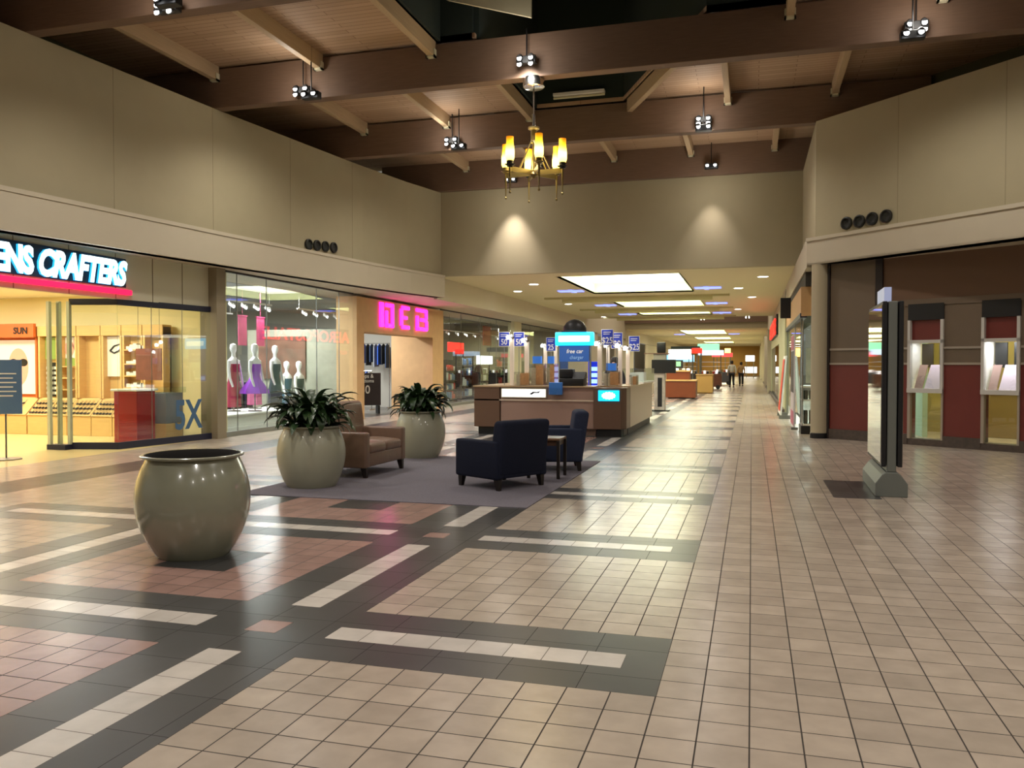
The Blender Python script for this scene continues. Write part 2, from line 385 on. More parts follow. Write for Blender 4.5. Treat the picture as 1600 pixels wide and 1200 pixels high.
# beams behind the camera stay one thing each, out of view: left out
def purlin(x, y0, y1, label, tie=True):
    t = thing('roof_purlin', label, 'roof timber', (x, y0, 7.02), 0, None)
    MB().box(-.06, .06, 0, y1 - y0, 0, .28).build('timber', m_purlin, t, .006)
    MB().box(-.085, .085, y1 - y0 - .12, y1 - y0 - .02, -.03, .01).box(-.085, -.06, y1 - y0 - .12, y1 - y0 - .02, -.03, .12).box(.06, .085, y1 - y0 - .12, y1 - y0 - .02, -.03, .12).build('hanger_bracket', m_cream, t)
    return t
bays = [(10.34, 14.1, [(-10.05, 'leftmost, close over the left wall'), (-7.8, 'second from the left'), (-5.55, 'third from the left beside the dark skylight'), (.55, 'right of the dark skylight'), (2.75, 'farthest right')], 'nearest roof bay'),
        (14.34, 18.35, [(-8.95, 'leftmost'), (-6.85, 'second from the left'), (-4.85, 'left edge of its dark skylight'), (-.52, 'above the right spotlights'), (1.6, 'at the right wall')], 'roof bay behind the chandelier beam'),
        (18.6, 22.6, [(-7.85, 'at the left wall'), (-5.7, 'just left of the chandelier'), (-3.62, 'just right of the chandelier'), (-1.58, 'second from the right'), (.53, 'at the right end')], 'farthest roof bay')]
for y0, y1, xs_, nm in bays:
    for x, w in xs_: purlin(x, y0, y1, 'pale purlin in the %s, %s' % (nm, w))
t = thing('roof_purlin', 'pale diagonal timber along the right edge of the skylight behind the chandelier', 'roof timber', (-2.6, 18.3, 7.02), math.atan2(-3.9, 1.85))
MB().box(0, 4.3, -.06, .06, 0, .28).build('timber', m_purlin, t, .006)
for (x, y, lab) in ((-10.75, 14.5, 'left wall under the chandelier beam'), (-10.3, 18.75, 'left wall under the third beam'), (2.05, 18.75, 'right wall under the third beam')):
    tag(MB().box(x - .07, x + .07, y - .07, y + .07, 6.3, 7.3).build('support_post', m_steel, bevel=.01), 'short grey metal post above the ' + lab, 'post')
# fluorescent strip in the skylight
f1, f2 = at(865, 152, Y=18.2), at(945, 148, Y=18.2)
t = thing('strip_light', 'unlit white strip light inside the dark skylight behind the chandelier', 'ceiling light', ((f1.x + f2.x) / 2, 18.2, f1.z))
L = (f2.x - f1.x) / 2
MB().box(-L, L, -.08, .08, 0, .07).build('housing', m_white, t, .01); MB().tube([(-L, 0, -.03), (L, 0, -.03)], .025).build('tube', m_cream, t)

# spot clusters
def cluster(x, y, z, label, lamps=4, energy=130, emit=True, rod=.5, spot=150):
    t = thing('spotlight_cluster', label, 'spotlight', (x, y, z))
    MB().tube([(0, 0, .05), (0, 0, rod)], .012, 8).build('drop_rod', m_black, t)
    MB().box(-.17, .17, -.07, .07, -.06, .07).build('housing', m_black, t, .01)
    for i in range(lamps):
        px = (-.1, .1)[i % 2]; pz = (.05, -.05)[i // 2 % 2]
        MB().tube([(px, -.07, pz), (px, -.12, pz - .03)], .05, 12, 0).disc((px, -.125, pz - .04), .04, 'Y', 12, 1).build('lamp_head', [m_black, m_down], t)
    if emit and y < 22: light('POINT', (x, y - .45, z + .02), 13, HALL, .15)  # weak fill added beside the cluster to brighten beams and deck
    if emit: light('SPOT', (x, y - .2, z - .12), energy, HALL, .12, rot=(R(8), 0, 0), spot=spot, blend=.8)
    return t
SPOTS = [(-7.9, 10.0, 6.5, 'at the top left under the nearest beam'), (-7.45, 9.75, 6.3, 'top left, the lower one of the pair under the nearest beam'),
         (-8.1, 14.0, 6.62, 'left end of the chandelier beam'), (-7.75, 14.0, 6.4, 'left end of the chandelier beam, lower of the pair'),
         (-3.77, 14.0, 6.75, 'directly over the chandelier'), (2.37, 14.0, 6.65, 'right end of the chandelier beam'), (2.27, 14.0, 6.4, 'right end of the chandelier beam, lower of the pair'),
         (-6.7, 18.25, 6.68, 'third beam, left of the chandelier'), (-6.42, 18.25, 6.44, 'third beam, left of the chandelier, lower of the pair'),
         (-1.02, 18.25, 6.7, 'third beam, right of the chandelier'), (-1.0, 18.25, 6.44, 'third beam, right of the chandelier, lower of the pair'),
         (-6.5, 22.45, 6.65, 'farthest beam, below left of the chandelier'), (-1.05, 22.45, 6.68, 'farthest beam, right of the chandelier')]
for i, (x, y, z, nm) in enumerate(SPOTS):
    low = 'lower' in nm
    if low: y -= .32
    cluster(x, y, z, 'bright spotlight cluster, ' + nm, 2 if low or y > 22 else 4, 230, emit=not low and y < 22, rod=7.3 - z)
for x in (-6.5, -1.05):
    light('SPOT', (x, 22.3, 6.4), 360 if x < -3 else 130, (1, .9, .88), .05, rot=(R(8), 0, 0), spot=62, blend=1)
    light('POINT', (x, 21.6, 5.9), 22, HALL, .2)  # added fill in front of the cluster, lifts the end wall
for (x, y) in ((-8, 6.0), (-3.7, 6.0), (1.8, 6.0), (6, 9), (6.3, 5), (-6, 1.5), (0, 1.5), (5, 0), (-3, -3.5), (3, -4)):
    light('SPOT', (x, y, 6.4), 230, HALL, .25, rot=(R(4), 0, 0), spot=155, blend=.8)

# ================================================================== CORRIDOR CEILING
COV = [(-5.5, -2.0, 23.9, 30.0), (-5.5, -2.0, 33.0, 37.2), (-5.5, -2.0, 40.2, 43.8)]
b = MB(); b.box(-8.9, 1.1, 23.0, 23.9, HB, HB + .05)
yprev = 23.9
def ceil_run(y0, y1, hs, b):
    prev = y0
    for (x0, x1, a, c) in hs:
        if a > prev: b.box(-8.9, 1.1, prev, a, HB, HB + .05)
        b.box(-8.9, x0, a, c, HB, HB + .05); b.box(x1, 1.1, a, c, HB, HB + .05); prev = c
    b.box(-8.9, 1.1, prev, y1, HB, HB + .05)
ceil_run(23.9, 46, COV, b)
COV2 = [(-5.3, -2.0, 63.6, 73), (-5.3, -2.0, 80, 88), (-5.3, -2.0, 95, 103)]
ceil_run(60.9, 120, COV2, b)
structure(b.build('ceiling_corridor', m_ceil))
for i, (x0, x1, a, c) in enumerate(COV + COV2):
    t = thing('cove_light', ['nearest large glowing ceiling recess of the corridor', 'second glowing ceiling recess of the corridor', 'third glowing ceiling recess of the corridor',
              'glowing ceiling recess beyond the second wood beam', 'small glowing ceiling recess far down the corridor', 'farthest glowing ceiling recess of the corridor'][i], 'ceiling light', ((x0 + x1) / 2, (a + c) / 2, HB))
    hx, hy = (x1 - x0) / 2, (c - a) / 2
    MB().box(-hx - .05, -hx, -hy, hy, 0, .4).box(hx, hx + .05, -hy, hy, 0, .4).box(-hx, hx, -hy - .05, -hy, 0, .4).box(-hx, hx, hy, hy + .05, 0, .4).build('recess_side', m_coveside, t)
    MB().box(-hx, hx, -hy, hy, .4, .42).build('glowing_panel', m_cove, t)
    for s, nm in ((-1, 'left'), (1, 'right')):
        if i < 4: MB().box(s * (hx + .15), s * (hx + 1.0), hy - 1.75, hy - 1.25, -.03, -.005).box(s * (hx + .45), s * (hx + .6), hy - 1.9, hy - 1.1, -.04, -.006).build('blue_accent', m_blue, t)
for i, (y, nm) in enumerate(((31.2, 'nearest'), (38.1, 'second'), (44.6, 'third'))):
    t = thing('ceiling_baffle', 'stepped tan baffle hanging across the corridor ceiling, the %s one' % nm, 'ceiling panel', (-3.9, y, HB))
    MB().box(-3.8, 3.1, 0, .35, -.07, 0).build('wide_step', m_drop, t); MB().box(-3.1, 2.5, .05, .3, -.2, -.07).build('narrow_step', m_drop, t)
dls = [(834, 444), (809, 455), (888, 475), (1192, 432), (1154, 450), (1175, 464), (1153, 483), (943, 495)]
dn = ['nearest left, by the end wall', 'left, above the first glass front', 'left, over the kiosk posts', 'nearest right', 'right, beside the first recess', 'right, close to the shop side', 'right, by the third recess', 'farthest left before the wood beam']
for (px, py), nm in zip(dls, dn):
    p = at(px, py, Z=HB)
    t = thing('downlight', 'round white recessed downlight in the corridor ceiling, ' + nm, 'ceiling light', (p.x, p.y, HB))
    MB().lathe([(.15, -.012), (.17, -.012), (.18, 0)], 24).build('ring', m_white, t); MB().disc((0, 0, -.008), .15).build('lens', m_down, t)
    light('SPOT', (p.x, p.y, HB - .06), 45, (1, .95, .85), .12, spot=130, blend=.7)
for (x0, x1, a, c) in COV: light('AREA', (-3.75, (a + c) / 2, HB + .3), 34 * (c - a), (1, 1, .82), x1 - x0 - .3, c - a - .3)
for (x0, x1, a, c) in COV2: light('AREA', (-3.75, (a + c) / 2, HB + .3), 26 * (c - a), (1, .98, .8), x1 - x0 - .3, c - a - .3)
# second atrium
b = MB().box(-8.9, 1.1, 60.7, 60.9, HB, 4.5); structure(b.build('wall_second_header', m_wall))
b = MB().box(-9.6, 1.4, 45.9, 60.9, 7.3, 7.4); structure(b.build('ceiling_second_hall', m_deck))
b = MB().box(-11, 1.4, 45.95, 46.05, HB + .05, 7.3); structure(b.build('wall_second_front', m_wall))
tag(MB().box(-9.5, 1.3, 60.4, 60.66, 4.5, 7.2).build('roof_beam', m_beam), 'brown timber beam across the second hall far down the corridor', 'beam')
b = MB().box(-9.1, -8.9, 46.1, 60.9, 3.42, 7.3).box(-9.1, -9.0, 46.1, 50, 0, 3.42).box(-9.1, -9.0, 57, 66, 0, 3.42).box(-9.1, -9.0, 74, 84, 0, 3.3).box(-9.1, -9.0, 92, 120, 0, 3.3).box(-13, -9.1, 46.1, 46.2, 0, 3.4).box(-13, -12.9, 46, 120, 0, 4).box(-8.95, -8.85, 60.9, 120, 3.3, 4.1); structure(b.build('wall_left_far', m_fascia))
b = MB().box(1.05, 1.2, 46, 120, 3.3, 7.3); structure(b.build('wall_right_far', m_fascia))
b = MB().box(-14, 1.2, 120, 120.2, 0, 4.2); structure(b.build('wall_end', M('end_wall', 'b08840', .7)))
for (px, py, nm) in ((1098, 497, 'left'), (1168, 494, 'right')):
    p = at(px, py, Y=57); cluster(p.x, 57, p.z, 'small spotlight cluster in the second hall, %s one' % nm, 4, 80, True, 7.3 - p.z)
light('AREA', (-4, 53, 7.1), 300, (1, .9, .75), 6, 10)
# ================================================================== LEFT SHOPFRONTS
GX = -10.5                                     # glass line of the left side
# ---- optician: header, glass, interior
OX = -10.75
m_hdr = M('panel_header', 'd2ccb2', .6)
b = MB().box(OX - .1, OX, 2, 12.15, 2.66, 3.46)
b.wall((OX, 12.15), (-10.55, 14.5), 2.66, 3.46, .1, 1)
for py in (20, 107, 180):
    p = at(py, 430, X=OX); b.box(OX, OX + .004, p.y, p.y + .015, 2.66, 3.46, 1)
for s in (.36, .68): 
    x, y = OX + (.2) * s, 12.15 + 2.35 * s; b.box(x + .0, x + .008, y, y + .015, 2.66, 3.46, 1)
structure(b.build('wall_sign_header', [m_hdr, m_groove]))
sgn = thing('optician_sign', 'lit white and cyan lettered shop sign above a red bar, top left', 'sign', (OX, 9.5, 2.7))
tx = text_mesh('lettering', 'LENS', .56, m_letterlit, sgn, .02, .03, .62, 0, mats2=m_letterside, spacing=.98)
place_text(tx, (.05, -.06, .22), (1, 0)); 
L1 = max(v.co.x for v in tx.data.vertices)
tx2 = text_mesh('lettering', 'CRAFTERS', .56, m_letterlit, sgn, .02, .03, .62, .25, mats2=m_letterside, spacing=.98)
place_text(tx2, (.05, -.06 + L1 + .05, .22), (1, 0))
L2 = L1 + .05 + max(v.co.x for v in tx2.data.vertices)
for o in (tx, tx2):                           # lettering spans the measured 2.9 m
    o.scale = (2.95 / L2,) * 1 + (1, 1) if False else (1, 1, 1)
    for v in o.data.vertices: v.co.x *= 2.93 / L2
tx2.location.y = -.06 + (L1 + .05) * 2.93 / L2
MB().box(.02, .1, -1.5, 2.95, .04, .13).build('red_bar', m_crimson, sgn, .01)
light('AREA', (OX + .15, 11.0, 3.1), 8, (.7, .9, 1), .4, 2.8, rot=(0, R(-80), 0))
MB().box(.0, .02, -1.5, 2.9, .17, .68).build('dark_backing', M('sign_backing', '1c3040', .6), sgn)
# glass (chamfer + front)
c0, c1, c2 = (-11.62, 12.0), (-10.78, 12.22), (-10.5, 14.48)
w1 = thing('window_1', '', '', (0, 0, 0)); 
for k in ('label', 'category'): del w1[k]
structure(w1)
gb = MB().wall(c0, c1, .12, 2.58, .012, 1).wall(c1, c2, .12, 2.58, .012, 1); gb.build('glass_pane', m_glass, w1)
MB().wall(c0, c1, 0, .12, .06, 1).wall(c1, c2, 0, .12, .06, 1).build('base_rail', m_navytrim, w1)
MB().wall(c0, c1, 2.56, 2.67, .07, 1).wall(c1, c2, 2.56, 2.67, .07, 1).build('head_rail', m_navytrim, w1)
b = MB()
for s in (.33, .66): 
    x, y = c1[0] + (c2[0] - c1[0]) * s, c1[1] + (c2[1] - c1[1]) * s; b.box(x - .004, x + .006, y, y + .008, .12, 2.58)
b.build('pane_joint', m_steel, w1)
d5 = Vector((c2[0] - c1[0], c2[1] - c1[1])).normalized()
fac = (d5.y, -d5.x)
p5 = at(260, 668, X=-10.62)
t5 = tag(text_mesh('window_decal', '5X', .78, M('decal_blue', '44688c', .5), None, .001, .02, .74), 'big dark blue 5X decal low on the optician\'s glass', 'decal')
t5.matrix_world = Matrix.Identity(4); place_text(t5, (c1[0] + d5.x * 1.28 + .02, c1[1] + d5.y * 1.28, .27), fac)
# door jamb stack
ds = thing('sliding_door', 'stacked narrow glass sliding doors at the edge of the optician\'s opening', 'door', (-11.62, 12.0, 0))
for i, (dx, dy) in enumerate(((-.32, -.12), (-.16, -.06), (0, 0))):
    MB().box(dx - .03, dx + .03, dy - .03, dy + .03, 0, 2.62).build('stile', M('alu_%d' % i, 'c8ccb4', .4, .3), ds)
MB().box(-.3, 0, -.09, -.08, .1, 2.6).build('glass_panel', m_glass, ds)
MB().box(-.36, .04, -.16, .05, 0, .09).build('bottom_rail', m_navytrim, ds)
# shop shell
m_cremewall = M('optician_wall', 'f0e2b0', .8)
WY = 15.0
b = MB().box(-19, -10.55, WY, WY + .08, 0, 3.5); structure(b.build('wall_optician_end', m_cremewall))
b = MB().box(-19.1, -19, 2, WY, 0, 3.5); structure(b.build('wall_optician_back', m_cremewall))
b = MB().box(-19, OX - .1, 2, WY, 3.0, 3.05); structure(b.build('ceiling_optician', M('shop_ceiling', 'f0ead0', .8)))
for (x, y) in ((-12.6, 13), (-14.8, 13), (-17, 13), (-13, 9.5), (-16, 9.5)):
    light('AREA', (x, y, 2.95), 62, (1, .93, .72), .7, .7)
tag(MB().box(-13.2, -12.6, 12.9, 13.3, 2.97, 3.0).build('ceiling_panel_light', m_down), 'bright ceiling light inside the optician behind the glass', 'ceiling light')
# shelving against the end wall, facing the entrance: measured on Y = 14.35
SY = 14.35
def P(px, py, Y=SY): return at(px, py, Y=Y)
def fbox(b, x0, y0, x1, y1, Y, d, mi=0):
    """box whose front face covers the measured picture rectangle on plane Y, depth d behind"""
    cxm, cym = (x0 + x1) / 2, (y0 + y1) / 2
    A, B = P(x0, cym, Y), P(x1, cym, Y); t_, l_ = P(cxm, y0, Y), P(cxm, y1, Y)
    b.box(A.x, B.x, Y, Y + d, max(0, l_.z), t_.z, mi); return b
_b = MB().disc((-.035, 0, 0), .03, 'Z', 14).disc((.035, 0, 0), .03, 'Z', 14).box(-.01, .01, -.003, .003, -.002, .002)
_b.tube([(-.065, 0, .0), (-.065, .1, .0)], .003, 6).tube([(.065, 0, .0), (.065, .1, .0)], .003, 6)
_o = _b.build('eyeglasses', m_dkmetal); EYE_ME = _o.data; bpy.data.objects.remove(_o)
def unit(x0, x1, nm, orange=False):
    A, B = P(x0, 600).x, P(x1, 600).x
    t = thing('display_cabinet', nm, 'cabinet', (A, SY, 0)); w = B - A
    MB().box(0, w, 0, .5, 0, .42).build('plinth', m_oak, t, .008)
    MB().add([(0, -.02, .42), (w, -.02, .42), (w, .35, .78), (0, .35, .78), (0, .5, .42), (w, .5, .42), (w, .5, .78), (0, .5, .78)],
             [(0, 1, 2, 3), (0, 3, 7, 4), (1, 5, 6, 2), (3, 2, 6, 7), (4, 7, 6, 5), (0, 4, 5, 1)]).build('slanted_tray', m_oak, t)
    for i in range(5):
        for j in range(3):
            u = w * (.1 + .8 * (i + .5) / 5); v = .1 + .26 * j
            g = bpy.data.objects.new('eyeglasses', EYE_ME); COL.objects.link(g); g.location = (A + u, SY - .02 + v * .37, .42 + v * .36 + .022); g.rotation_euler = (R(44), 0, 0)
            tag(g, 'pair of dark rimmed eyeglasses lying on a slanted oak tray in the optician', 'glasses', 'eyeglasses on the slanted oak trays')
    MB().box(0, .05, .3, .55, .78, 2.3).box(w - .05, w, .3, .55, .78, 2.3).box(0, w, .5, .55, .78, 2.3).box(0, w, .28, .56, 2.12, 2.34).build('frame', m_orange if orange else m_oak, t, .006)
    return t, w
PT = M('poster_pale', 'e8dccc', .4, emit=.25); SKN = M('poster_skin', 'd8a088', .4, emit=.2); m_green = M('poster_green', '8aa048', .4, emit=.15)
t, w = unit(-60, 40, 'orange framed optician display with a sunglasses poster, at the picture\'s left edge', True)
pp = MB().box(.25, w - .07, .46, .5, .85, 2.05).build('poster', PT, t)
u = w * .62
MB().disc((u, .455, 1.45), .28, 'Y', 24, 0, 1, 1.5).build('face', SKN, pp)
for sx in (-.13, .15): MB().disc((u + sx, .45, 1.55), .12, 'Y', 20, 0, 1, .7).build('dark_lens', m_dkmetal, pp)
MB().disc((u + .02, .449, 1.2), .08, 'Y', 16, 0, 1, .45).build('lips', M('lips', 'b04048', .5), pp)
hd = MB().box(-.05, w + .02, .2, .27, 2.1, 2.4).build('header_board', m_orange, t)
st = text_mesh('lettering', 'SUN', .2, m_dkmetal, hd, .004, .004, 1); place_text(st, (w - .52, .19, 2.18), (0, -1))
t, w = unit(42, 73, 'oak optician cabinet with a green panel over a grid of white trays')
MB().box(.06, w - .06, .44, .5, 1.62, 2.1).build('green_panel', m_green, t)
b = MB()
for i in range(6):
    for j in range(3): b.box(.1 + (w - .2) * j / 3, .06 + (w - .2) * (j + .8) / 3, .42, .5, .85 + .11 * i, .91 + .11 * i)
b.build('white_tray', m_white, t); MB().box(.06, w - .06, .49, .5, .8, 1.55).build('tray_back', m_dkmetal, t)
t, w = unit(74, 103, 'oak optician cabinet with a poster of two people, beside the sliding doors')
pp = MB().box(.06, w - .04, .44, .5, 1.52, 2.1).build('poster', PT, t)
MB().disc((w * .35, .435, 1.85), .13, 'Y', 20, 0, 1, 1.3).disc((w * .75, .435, 1.95), .12, 'Y', 20, 0, 1, 1.2).build('faces', SKN, pp)
MB().disc((w * .4, .436, 1.55), .22, 'Y', 20, 0, 1, .5).build('shirt', m_green, pp)
b = MB()
for z in (.95, 1.2, 1.45): b.box(.05, w - .05, .25, .5, z, z + .025)
b.build('shelf', m_oak, t)
t, w = unit(104, 141, 'oak optician cabinet seen behind the sliding doors')
t, w = unit(142, 174, 'oak optician cabinet under a white eyeglasses poster')
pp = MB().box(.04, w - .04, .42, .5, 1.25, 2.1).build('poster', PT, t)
MB().tube([(w * .25, .41, 1.8), (w * .45, .41, 1.9), (w * .8, .41, 1.95), (w * .7, .41, 1.8), (w * .45, .41, 1.75), (w * .25, .41, 1.8)], .018, 6).build('glasses_picture', m_dkmetal, pp)
t, w = unit(175, 207, 'oak optician cabinet with white merchandise shelves behind the front glass')
b = MB(); b2 = MB()
for z in (1.0, 1.25, 1.5, 1.8):
    b.box(.05, w - .05, .25, .5, z, z + .025)
    for k in range(5): b2.box(.1 + k * w * .17, .1 + k * w * .17 + .09, .3, .45, z + .025, z + .025 + .05 + .08 * rng.random())
b.build('shelf', m_oak, t); b2.build('boxes', m_white, t)
t, w = unit(208, 240, 'oak optician cabinet half hidden behind the red counter')
# freestanding poster on pole, red counter, glass counter
p = at(10, 718, Z=0)
t = thing('poster_stand', 'blue grey notice on a thin pole stand in the optician\'s doorway', 'sign stand', (p.x, p.y, 0), R(25))
MB().lathe([(.0, 0), (.22, 0), (.22, .015), (.02, .03), (0, .03)], 24).build('base', m_steel, t)
MB().tube([(0, 0, .03), (0, 0, .75)], .014, 8).build('pole', m_steel, t)
bd = MB().box(-.28, .24, -.02, .02, .72, 1.58).build('board', M('notice_blue', '5878a0', .4), t, .006)
b = MB()
for k in range(6): b.box(-.2, .12 + .05 * (k % 2), -.024, -.021, 1.0 + k * .07, 1.02 + k * .07)
b.build('printed_lines', m_white, bd)
t = thing('counter', 'dark red optician counter with a blue white top behind the glass', 'counter', (at(182, 650, Y=13.0).x, 13.05, 0))
MB().box(-.1, .42, 0, .5, 0, 1.0).build('body', M('counter_red', 'a01820', .35), t, .01)
MB().box(-.14, .46, -.05, .54, 1.0, 1.04).build('top', m_white, t, .01)
t = thing('display_counter', 'grey optician display counter with bright white top behind the 5X decal', 'counter', (at(224, 650, Y=13.65).x, 13.68, 0))
MB().box(-.1, .5, 0, .5, .35, .95).build('body', M('counter_grey', '8c8e9a', .5), t, .01)
MB().box(-.1, .5, 0, .5, 0, .35).build('plinth', m_oak, t, .01)
MB().box(-.14, .54, -.05, .55, .95, 1.06).build('top', m_caseglass, t)
t = thing('hanging_banner', 'small brown photo poster hanging inside the optician window', 'poster', (-11.4, 13.75, 1.2))
MB().box(-.3, .3, 0, .02, 0, .62).build('print', M('brown_print', '8a5040', .5, noise=.5, nscale=6), t)
MB().tube([(-.25, .01, .62), (-.25, .01, 1.8)], .004, 6).tube([(.25, .01, .62), (.25, .01, 1.8)], .004, 6).build('cord', m_steel, t)
# post between the shops
structure(MB().box(-10.75, -10.36, 14.48, 14.78, 0, 3.46).build('trim_4', m_taupe))
structure(MB().box(-19, -10.7, 15.08, 15.16, 0, 3.5).build('wall_clothes_side', M('clothes_wall', 'b8bcc0', .7)))

# ---- clothes shop glass
def shopglass(n, y0, y1, seams, z0=.1, z1=3.46):
    w = bpy.data.objects.new('window_%d' % n, None); COL.objects.link(w); structure(w)
    MB().box(GX - .006, GX + .006, y0, y1, z0, z1).build('glass_pane', m_glass, w)
    MB().box(GX - .04, GX + .04, y0, y1, z0 - .1, z0).build('base_rail', m_steel, w)
    MB().box(GX - .03, GX + .03, y0, y1, z1 - .04, z1).build('head_rail', m_dkmetal, w)
    b = MB()
    for s in seams: b.box(GX - .008, GX + .01, s, s + .012, z0, z1)
    if seams: b.build('pane_joint', m_steel, w)
shopglass(2, 14.78, 20.7, [15.36, 16.48, 18.72, 19.9])
shopglass(4, 27.4, 36.2, [29.5, 31.8, 34])
shopglass(5, 37.6, 45.9, [39.6, 41.8, 43.9])
structure(MB().box(GX - .15, GX + .15, 36.3, 37.5, 0, 3.46).build('trim_5', m_cream))
# ---- tan portal with magenta sign
op0, op1 = 21.15, 26.33
b = MB().box(GX - .5, GX + .12, 20.7, op0, 0, 3.38).box(GX - .5, GX + .12, op0, op1, 2.42, 3.38)
b.box(GX - 1.4, GX + .12, op1, 27.35, 0, 3.38)
structure(b.build('wall_portal', m_tanstone))
sgn = thing('boutique_sign', 'glowing magenta three letter shop sign on the tan portal', 'sign', (GX + .13, 22.08, 2.6))
def letter(polys, off):
    b = MB()
    for (y0, z0, y1, z1) in polys: b.rbox(0, .06, off + y0, off + y1, z0, z1, .025, 2)
    b.build('letter', m_pink, sgn)
letter([(0, 0, .26, .72), (.4, .6, .95, .72), (.4, 0, .95, .12), (.8, 0, .98, .72), (.4, 0, .55, .5)], 0)
letter([(0, .1, .2, .62), (.12, 0, .72, .12), (.12, .6, .72, .72), (.15, .3, .55, .41)], 1.45)
letter([(0, .6, .92, .72), (.78, .38, .95, .7), (.35, .3, .9, .42), (.8, .02, .98, .34), (0, 0, .92, .12), (0, 0, .2, .48)], 2.72)
light('AREA', (GX + .3, 23.9, 2.95), 14, (1, .12, .5), .5, 3.2, rot=(0, R(-65), 0))
# ---- clothes shop interior
structure(MB().box(-21, -20.9, 15.1, 27, 0, 3.6).build('wall_clothes_back', M('clothes_back', 'c8ccd0', .7)))
structure(MB().box(-21, GX - .1, 15.1, 27.3, 3.5, 3.55).build('ceiling_clothes', M('clothes_ceiling', 'a8acac', .8)))
m_ctile = tile('clothes_partition', '8c8474', w=.6, h=.6, grout='a8a490')
structure(MB().box(-14, -10.9, 21.0, 21.08, 0, 2.5).build('wall_clothes_partition', m_ctile))
for (x, y) in ((-12.5, 17), (-12.5, 19.5), (-15.5, 17.5), (-16, 22), (-13, 24.5), (-18, 19)):
    light('AREA', (x, y, 3.4), 165, (.95, .98, 1), .8, .8)
skin_white = M('mannequin_white', 'f0ece8', .4)
m_dress = [M('dress_crimson', 'a01840', .6), M('dress_rose', 'b05078', .6), M('dress_navy', '1c2438', .6), M('dress_teal', '305870', .6)]
def mannequin(x, y, base, dm, label, skirt=None, h=1.0):
    t = thing('mannequin', label, 'mannequin', (x, y, base))
    MB().lathe([(.0, 0), (.16, 0), (.16, .02), (.015, .03), (.015, .5)], 20).build('stand', m_steel, t)
    tor = MB(); n = 20
    prof = [(.13, .10, .45), (.17, .12, .55), (.16, .115, .68), (.12, .09, .82), (.15, .11, 1.0), (.17, .12, 1.08), (.19, .09, 1.2), (.10, .07, 1.26), (.05, .05, 1.29), (.045, .045, 1.38), (.06, .07, 1.42), (.075, .09, 1.5), (.06, .07, 1.58), (.0, .0, 1.61)]
    vs = []; fs = []
    for (a, c, z) in prof:
        for k in range(n): q = 2 * PI * k / n; vs.append((c * math.cos(q), a * math.sin(q), z))
    for i in range(len(prof) - 1):
        for k in range(n): fs.append((i * n + k, i * n + (k + 1) % n, (i + 1) * n + (k + 1) % n, (i + 1) * n + k))
    tor.add(vs, fs, 0, True)
    for s in (-1, 1): tor.tube([(0, s * .17, 1.19), (0.02, s * .22, 1.0), (.06, s * .23, .78), (.12, s * .2, .58)], [.05, .04, .033, .025], 10)
    tor.build('torso', skin_white, t)
    d = MB(); vs = []; fs = []
    pr = [(.135, .11, .1), (.2, .16, .1), (.19, .15, .45), (.18, .13, .6), (.13, .1, .82), (.165, .125, 1.0), (.175, .13, 1.12)]
    if skirt: pr = [(.34, .32, .42), (.33, .3, .5), (.16, .13, .75), (.13, .1, .84), (.165, .125, 1.0), (.175, .13, 1.12)]
    for (a, c, z) in pr:
        for k in range(n):
            q = 2 * PI * k / n; w_ = 1 + (.1 * math.sin(7 * q) if z < .6 else 0); vs.append((c * w_ * math.cos(q), a * w_ * math.sin(q), z))
    for i in range(len(pr) - 1):
        for k in range(n): fs.append((i * n + k, i * n + (k + 1) % n, (i + 1) * n + (k + 1) % n, (i + 1) * n + k))
    d.add(vs, fs, 0, True).build('dress', dm, t)
    return t
PLZ = .42
plat = tag(MB().box(-12.3, -11.0, 15.4, 19.6, 0, .12).box(-12.2, -11.1, 15.5, 19.5, .12, .36).box(-12.3, -11.0, 15.4, 19.6, .36, .4).build('window_platform', [m_white], bevel=.01), 'low white display platform behind the clothes shop glass', 'platform')
mp = lambda px, X: at(px, 600, X=X).y
mannequin(-11.8, mp(365, -11.8), .4, m_dress[0], 'mannequin in a crimson dress nearest the taupe post')
mannequin(-12.0, mp(398, -12.0), .4, m_dress[1], 'mannequin in a rose dress, second from the taupe post')
mannequin(-11.35, mp(402, -11.35) - .1, .4, M('tutu_purple', '9a40c8', .6), 'mannequin with a wide purple tutu skirt in front of the others', True)
mannequin(-11.9, mp(430, -11.9), .4, m_dress[2], 'mannequin in a dark navy dress behind the first planter\'s leaves')
mannequin(-12.4, mp(448, -12.4), .0, m_dress[3], 'mannequin in a teal blue top standing on the shop floor')
mannequin(-11.9, mp(458, -11.9) + .3, .0, M('dress_black', '181820', .6), 'mannequin in a black dress farthest right in the window')
for px, nm in ((380, 'left'), (408, 'right')):
    y = mp(px, -12.6)
    tag(MB().box(-12.62, -12.6, y - .18, y + .18, 2.0, 2.75).box(-12.63, -12.59, y - .2, y + .2, 2.75, 2.78).tube([(-12.61, y, 2.78), (-12.61, y, 3.5)], .005, 6).build('hanging_banner', M('banner_rose_' + nm, 'a03058', .6, noise=.4, nscale=7)),
        'rose coloured hanging banner above the mannequins, %s one' % nm, 'banner')
